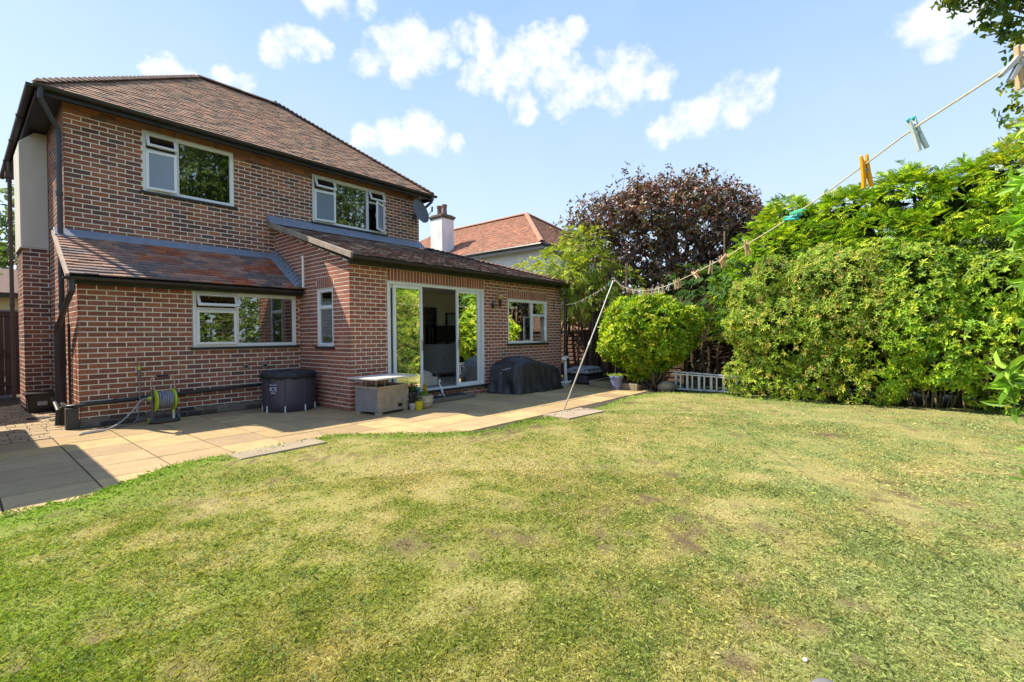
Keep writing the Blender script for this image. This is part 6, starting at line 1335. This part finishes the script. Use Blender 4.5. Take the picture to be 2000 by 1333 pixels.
# ---- shrub at the right edge, close to the camera
ns2 = empty('rhododendron_shrub', (4.1, -.95, 0), 'close shrub with long glossy green leaves reaching in from the right edge', 'shrub')
C = [(3.93, -.62, 2.12), (3.88, -.60, 1.85), (3.95, -.66, 1.62), (3.90, -.63, 1.38), (4.0, -.70, 2.4), (3.85, -.56, 1.98), (3.95, -.68, 1.15), (4.2, -.9, 1.8), (4.15, -.85, 2.3), (4.2, -1.0, 1.3), (3.86, -.565, 1.02)]
C = [(x-.115, y+.105, z) for x, y, z in C]
T, A = lumps(C, [.11, .10, .12, .09, .13, .10, .08, .2, .2, .2, .04], 110, shell=(.5, 1.05)); A = uvec(A+np.array([-.5, .45, .1]))
SC = [(.22,.40,.045),(.30,.50,.05),(.17,.32,.04),(.36,.54,.08)]
ls = rosettes(T, A, 6, .11, .034, SC, tilt=.95, droop=.15, fold=.08)
low = np.array([(3.68, -.36, 1.12), (3.70, -.38, 1.02), (3.73, -.41, .92), (3.69, -.37, 1.07)]); ls += rosettes(low, np.array([[-.7, .6, .2]]*4), 6, .12, .034, SC, tilt=.8)
rest = leaf_objects('leaf', ls, ns2, limit=240); vegmesh('foliage', rest, LEAF, ns2)
limbs('stems', [([(4.1+rng.normal(0, .05), -.95+rng.normal(0, .05), 0), (4.05, -.85, .7), (x, y, z)], .012, .004) for x, y, z in C], mat('pale_stem', (.26,.20,.11)), ns2, 6)
n_ = 3; P = np.array([(7.35, -.95, .02), (5.95, -.76, .02), (7.42, -1.0, .04)]); 
# ---- overhanging tree, top right
ot_ = empty('overhanging_maple', (12.0, -3.2, 0), 'broadleaf tree whose lobed green foliage overhangs the top right corner', 'tree')
C = [(9.75, -.55, 6.15), (9.55, -.35, 6.45), (10.0, -.85, 5.75), (10.15, -1.05, 5.45), (10.2, -1.15, 6.2), (10.5, -1.5, 5.9), (9.45, -.15, 6.75), (10.5, -1.5, 5.3), (9.9, -.7, 6.6), (10.3, -1.3, 6.8), (10.7, -1.9, 6.4), (9.35, .05, 7.0), (10.9, -2.0, 5.6), (10.0, -.6, 7.2), (11, -2.4, 6.8)]
C = [(x+.08, y-.10, z+.26) for x, y, z in C]+[(9.5, -.25, 6.75), (9.35, -.1, 6.95), (9.7, -.45, 6.35)]
rr_ = [.34, .26, .30, .22, .40, .36, .22, .20, .40, .5, .5, .3, .35, .5, .6, .22, .18, .25]
T, A = lumps(C, rr_, 95, shell=(.3, 1.15), upbias=.1); MC = [(.09,.17,.03),(.13,.22,.035),(.06,.12,.025),(.18,.26,.04),(.28,.31,.04)]
ls = rosettes(T, A, 4, .085, .065, MC, tilt=1.1, droop=.25, jitter=.5)
C2 = [tuple(np.array([12.4, -3.6, 6.5])+np.clip(rng.normal(0, 1, 3), -1.3, 1.3)*[1.3, 1.3, .9]) for i in range(30)]; T, A = lumps(C2, [.75]*30, 8, shell=(.5, 1.1)); ls += rosettes(T, A, 4, .13, .10, MC, tilt=1.1, droop=.25)
vegmesh('crown', ls, LEAF, ot_)
br = [([(12.3, -3.5, 0), (12.3, -3.5, 2.5), (12.3, -3.4, 5.0), (12.4, -3.6, 7)], .2, .05)]
for c in C: br.append(([(12.3, -3.45, 4.6), (11.5, -2.4, 5.6), c], .05, .008))
limbs('trunk', br, BARK, ot_)
# ---- trees and hedge on the far side of the garden (seen in the panes)
gh = empty('boundary_hedge', (4, -7.3, 0), 'broad green hedge across the garden end behind the camera', 'hedge')
C = []; 
for i in range(330): C.append((rng.uniform(-3, 13), -7.4+rng.normal(0, .15), rng.uniform(.2, 3.3)))
T, A = lumps(C, [.5]*330, 12); vegmesh('foliage', rosettes(T, A, 6, .16, .08, [(.16,.27,.04), (.22,.34,.05), (.11,.2,.03)]), LEAF, gh)
limbs('stems', [([(x, -7.5, 0), (x+.1, -7.5, 1.5)], .03, .01) for x in np.arange(-3, 12, .8)], BARK, gh)
def bigtree(name, label, x, y, h, rad, n, cols, seed, L_=.20, dens=6, zlo=.35):
    e = empty(name, (x, y, 0), label, 'tree', group='trees behind the garden'); C = []
    for i in range(n): d = sphere_dirs(1)[0]; C.append((x+d[0]*rad*rng.uniform(.3, 1), y+d[1]*rad*rng.uniform(.3, 1), h*(zlo+.62*(1-zlo))+d[2]*h*(1-zlo)*.48*rng.uniform(.4, 1)))
    T, A = lumps(C, [rad*.28]*n, dens, shell=(.4, 1.1)); vegmesh('crown', rosettes(T, A, 4, L_, L_*.6, cols, tilt=1.1, droop=.2), LEAF, e)
    br = [([(x, y, 0), (x, y, h*.35), (x+.1, y, h*.75)], h*.022, .04)]
    for i in range(14): a = rng.uniform(0, 6.28); z = h*rng.uniform(.25, .55); br.append(([(x, y, z), (x+math.cos(a)*rad*.45, y+math.sin(a)*rad*.45, z+h*.12), (x+math.cos(a)*rad*.85, y+math.sin(a)*rad*.85, z+h*.25)], h*.008, .012))
    limbs('trunk', br, BARK, e); return e
DG = [(.07,.13,.03), (.10,.18,.035), (.15,.22,.04), (.05,.09,.02)]
bigtree('oak_tree', 'large oak standing beyond the garden behind the camera opposite the first bedroom window', 9.6, -9.5, 14.5, 4.2, 80, DG, 1, dens=9)
bigtree('oak_tree', 'tall oak beyond the garden behind the camera opposite the wide upstairs window', 19.0, -10.0, 14.5, 4.2, 60, DG, 2, dens=7)
bigtree('oak_tree', 'oak beyond the garden hedge to the left behind the camera', 1.5, -13.0, 11, 3.4, 30, DG, 3)
# distant trees
bigtree('distant_tree', 'distant round tree above the outbuilding roof beyond the gate', 3.0, 48.0, 10.0, 6.5, 50, [(.12,.19,.08), (.09,.15,.07), (.16,.22,.09)], 4, .4, 2.2, .05)
bigtree('distant_tree', 'green tree peeping between the upper wall and the white chimney', 21.5, 29.5, 10.9, 1.9, 34, [(.17,.26,.04), (.13,.21,.04)], 5, .26, 4)
bigtree('distant_tree', 'treetop just showing above the neighbour roof ridge', 26.0, 29.0, 10.6, 1.7, 30, [(.08,.14,.03), (.11,.18,.04)], 6, .26, 4)
bt = empty('birch_branch_tree', (.1, 16.6, 0), 'slim tree behind the gate whose few leaves enter at the left edge', 'tree')
T = np.c_[rng.uniform(.35, .78, 60), rng.uniform(16.6, 17.4, 60), np.concatenate([rng.uniform(3.25, 4.0, 34), rng.uniform(2.1, 2.9, 26)])]; vegmesh('crown', rosettes(T, rng.normal(0, 1, (60, 3)), 3, .12, .05, [(.12,.24,.04), (.16,.28,.05)]), LEAF, bt)
limbs('trunk', [([(.0, 16.9, 0), (.05, 17, 2), (.15, 17, 4.4)], .05, .02), ([(.05, 17, 2.8), (.4, 16.9, 3.4), (.75, 16.9, 3.7)], .012, .004), ([(.05, 17, 2.0), (.4, 16.9, 2.4), (.75, 16.9, 2.5)], .012, .004)], BARK, bt)
T = np.array([(7.4, -.93, .03), (5.92, -.74, .02)]); fl2 = empty('fallen_leaf', (6.6, -.8, 0))
bpy.data.objects.remove(fl2)
for i, (x, y) in enumerate(((7.38, -.92), (5.95, -.73))):
    V, F_, C_ = merge(rosettes(np.array([[x, y, .05]]), np.array([[-.5, .5, .6]]), 5, .14, .045, SC, tilt=.9)); o = link('low_shoot', npmesh('low_shoot', V, F_, LEAF, C_)); tag(o, ['low green leafy shoot at the right edge further from the camera', 'low green leafy shoot at the right edge nearer the camera'][i], 'shoot')
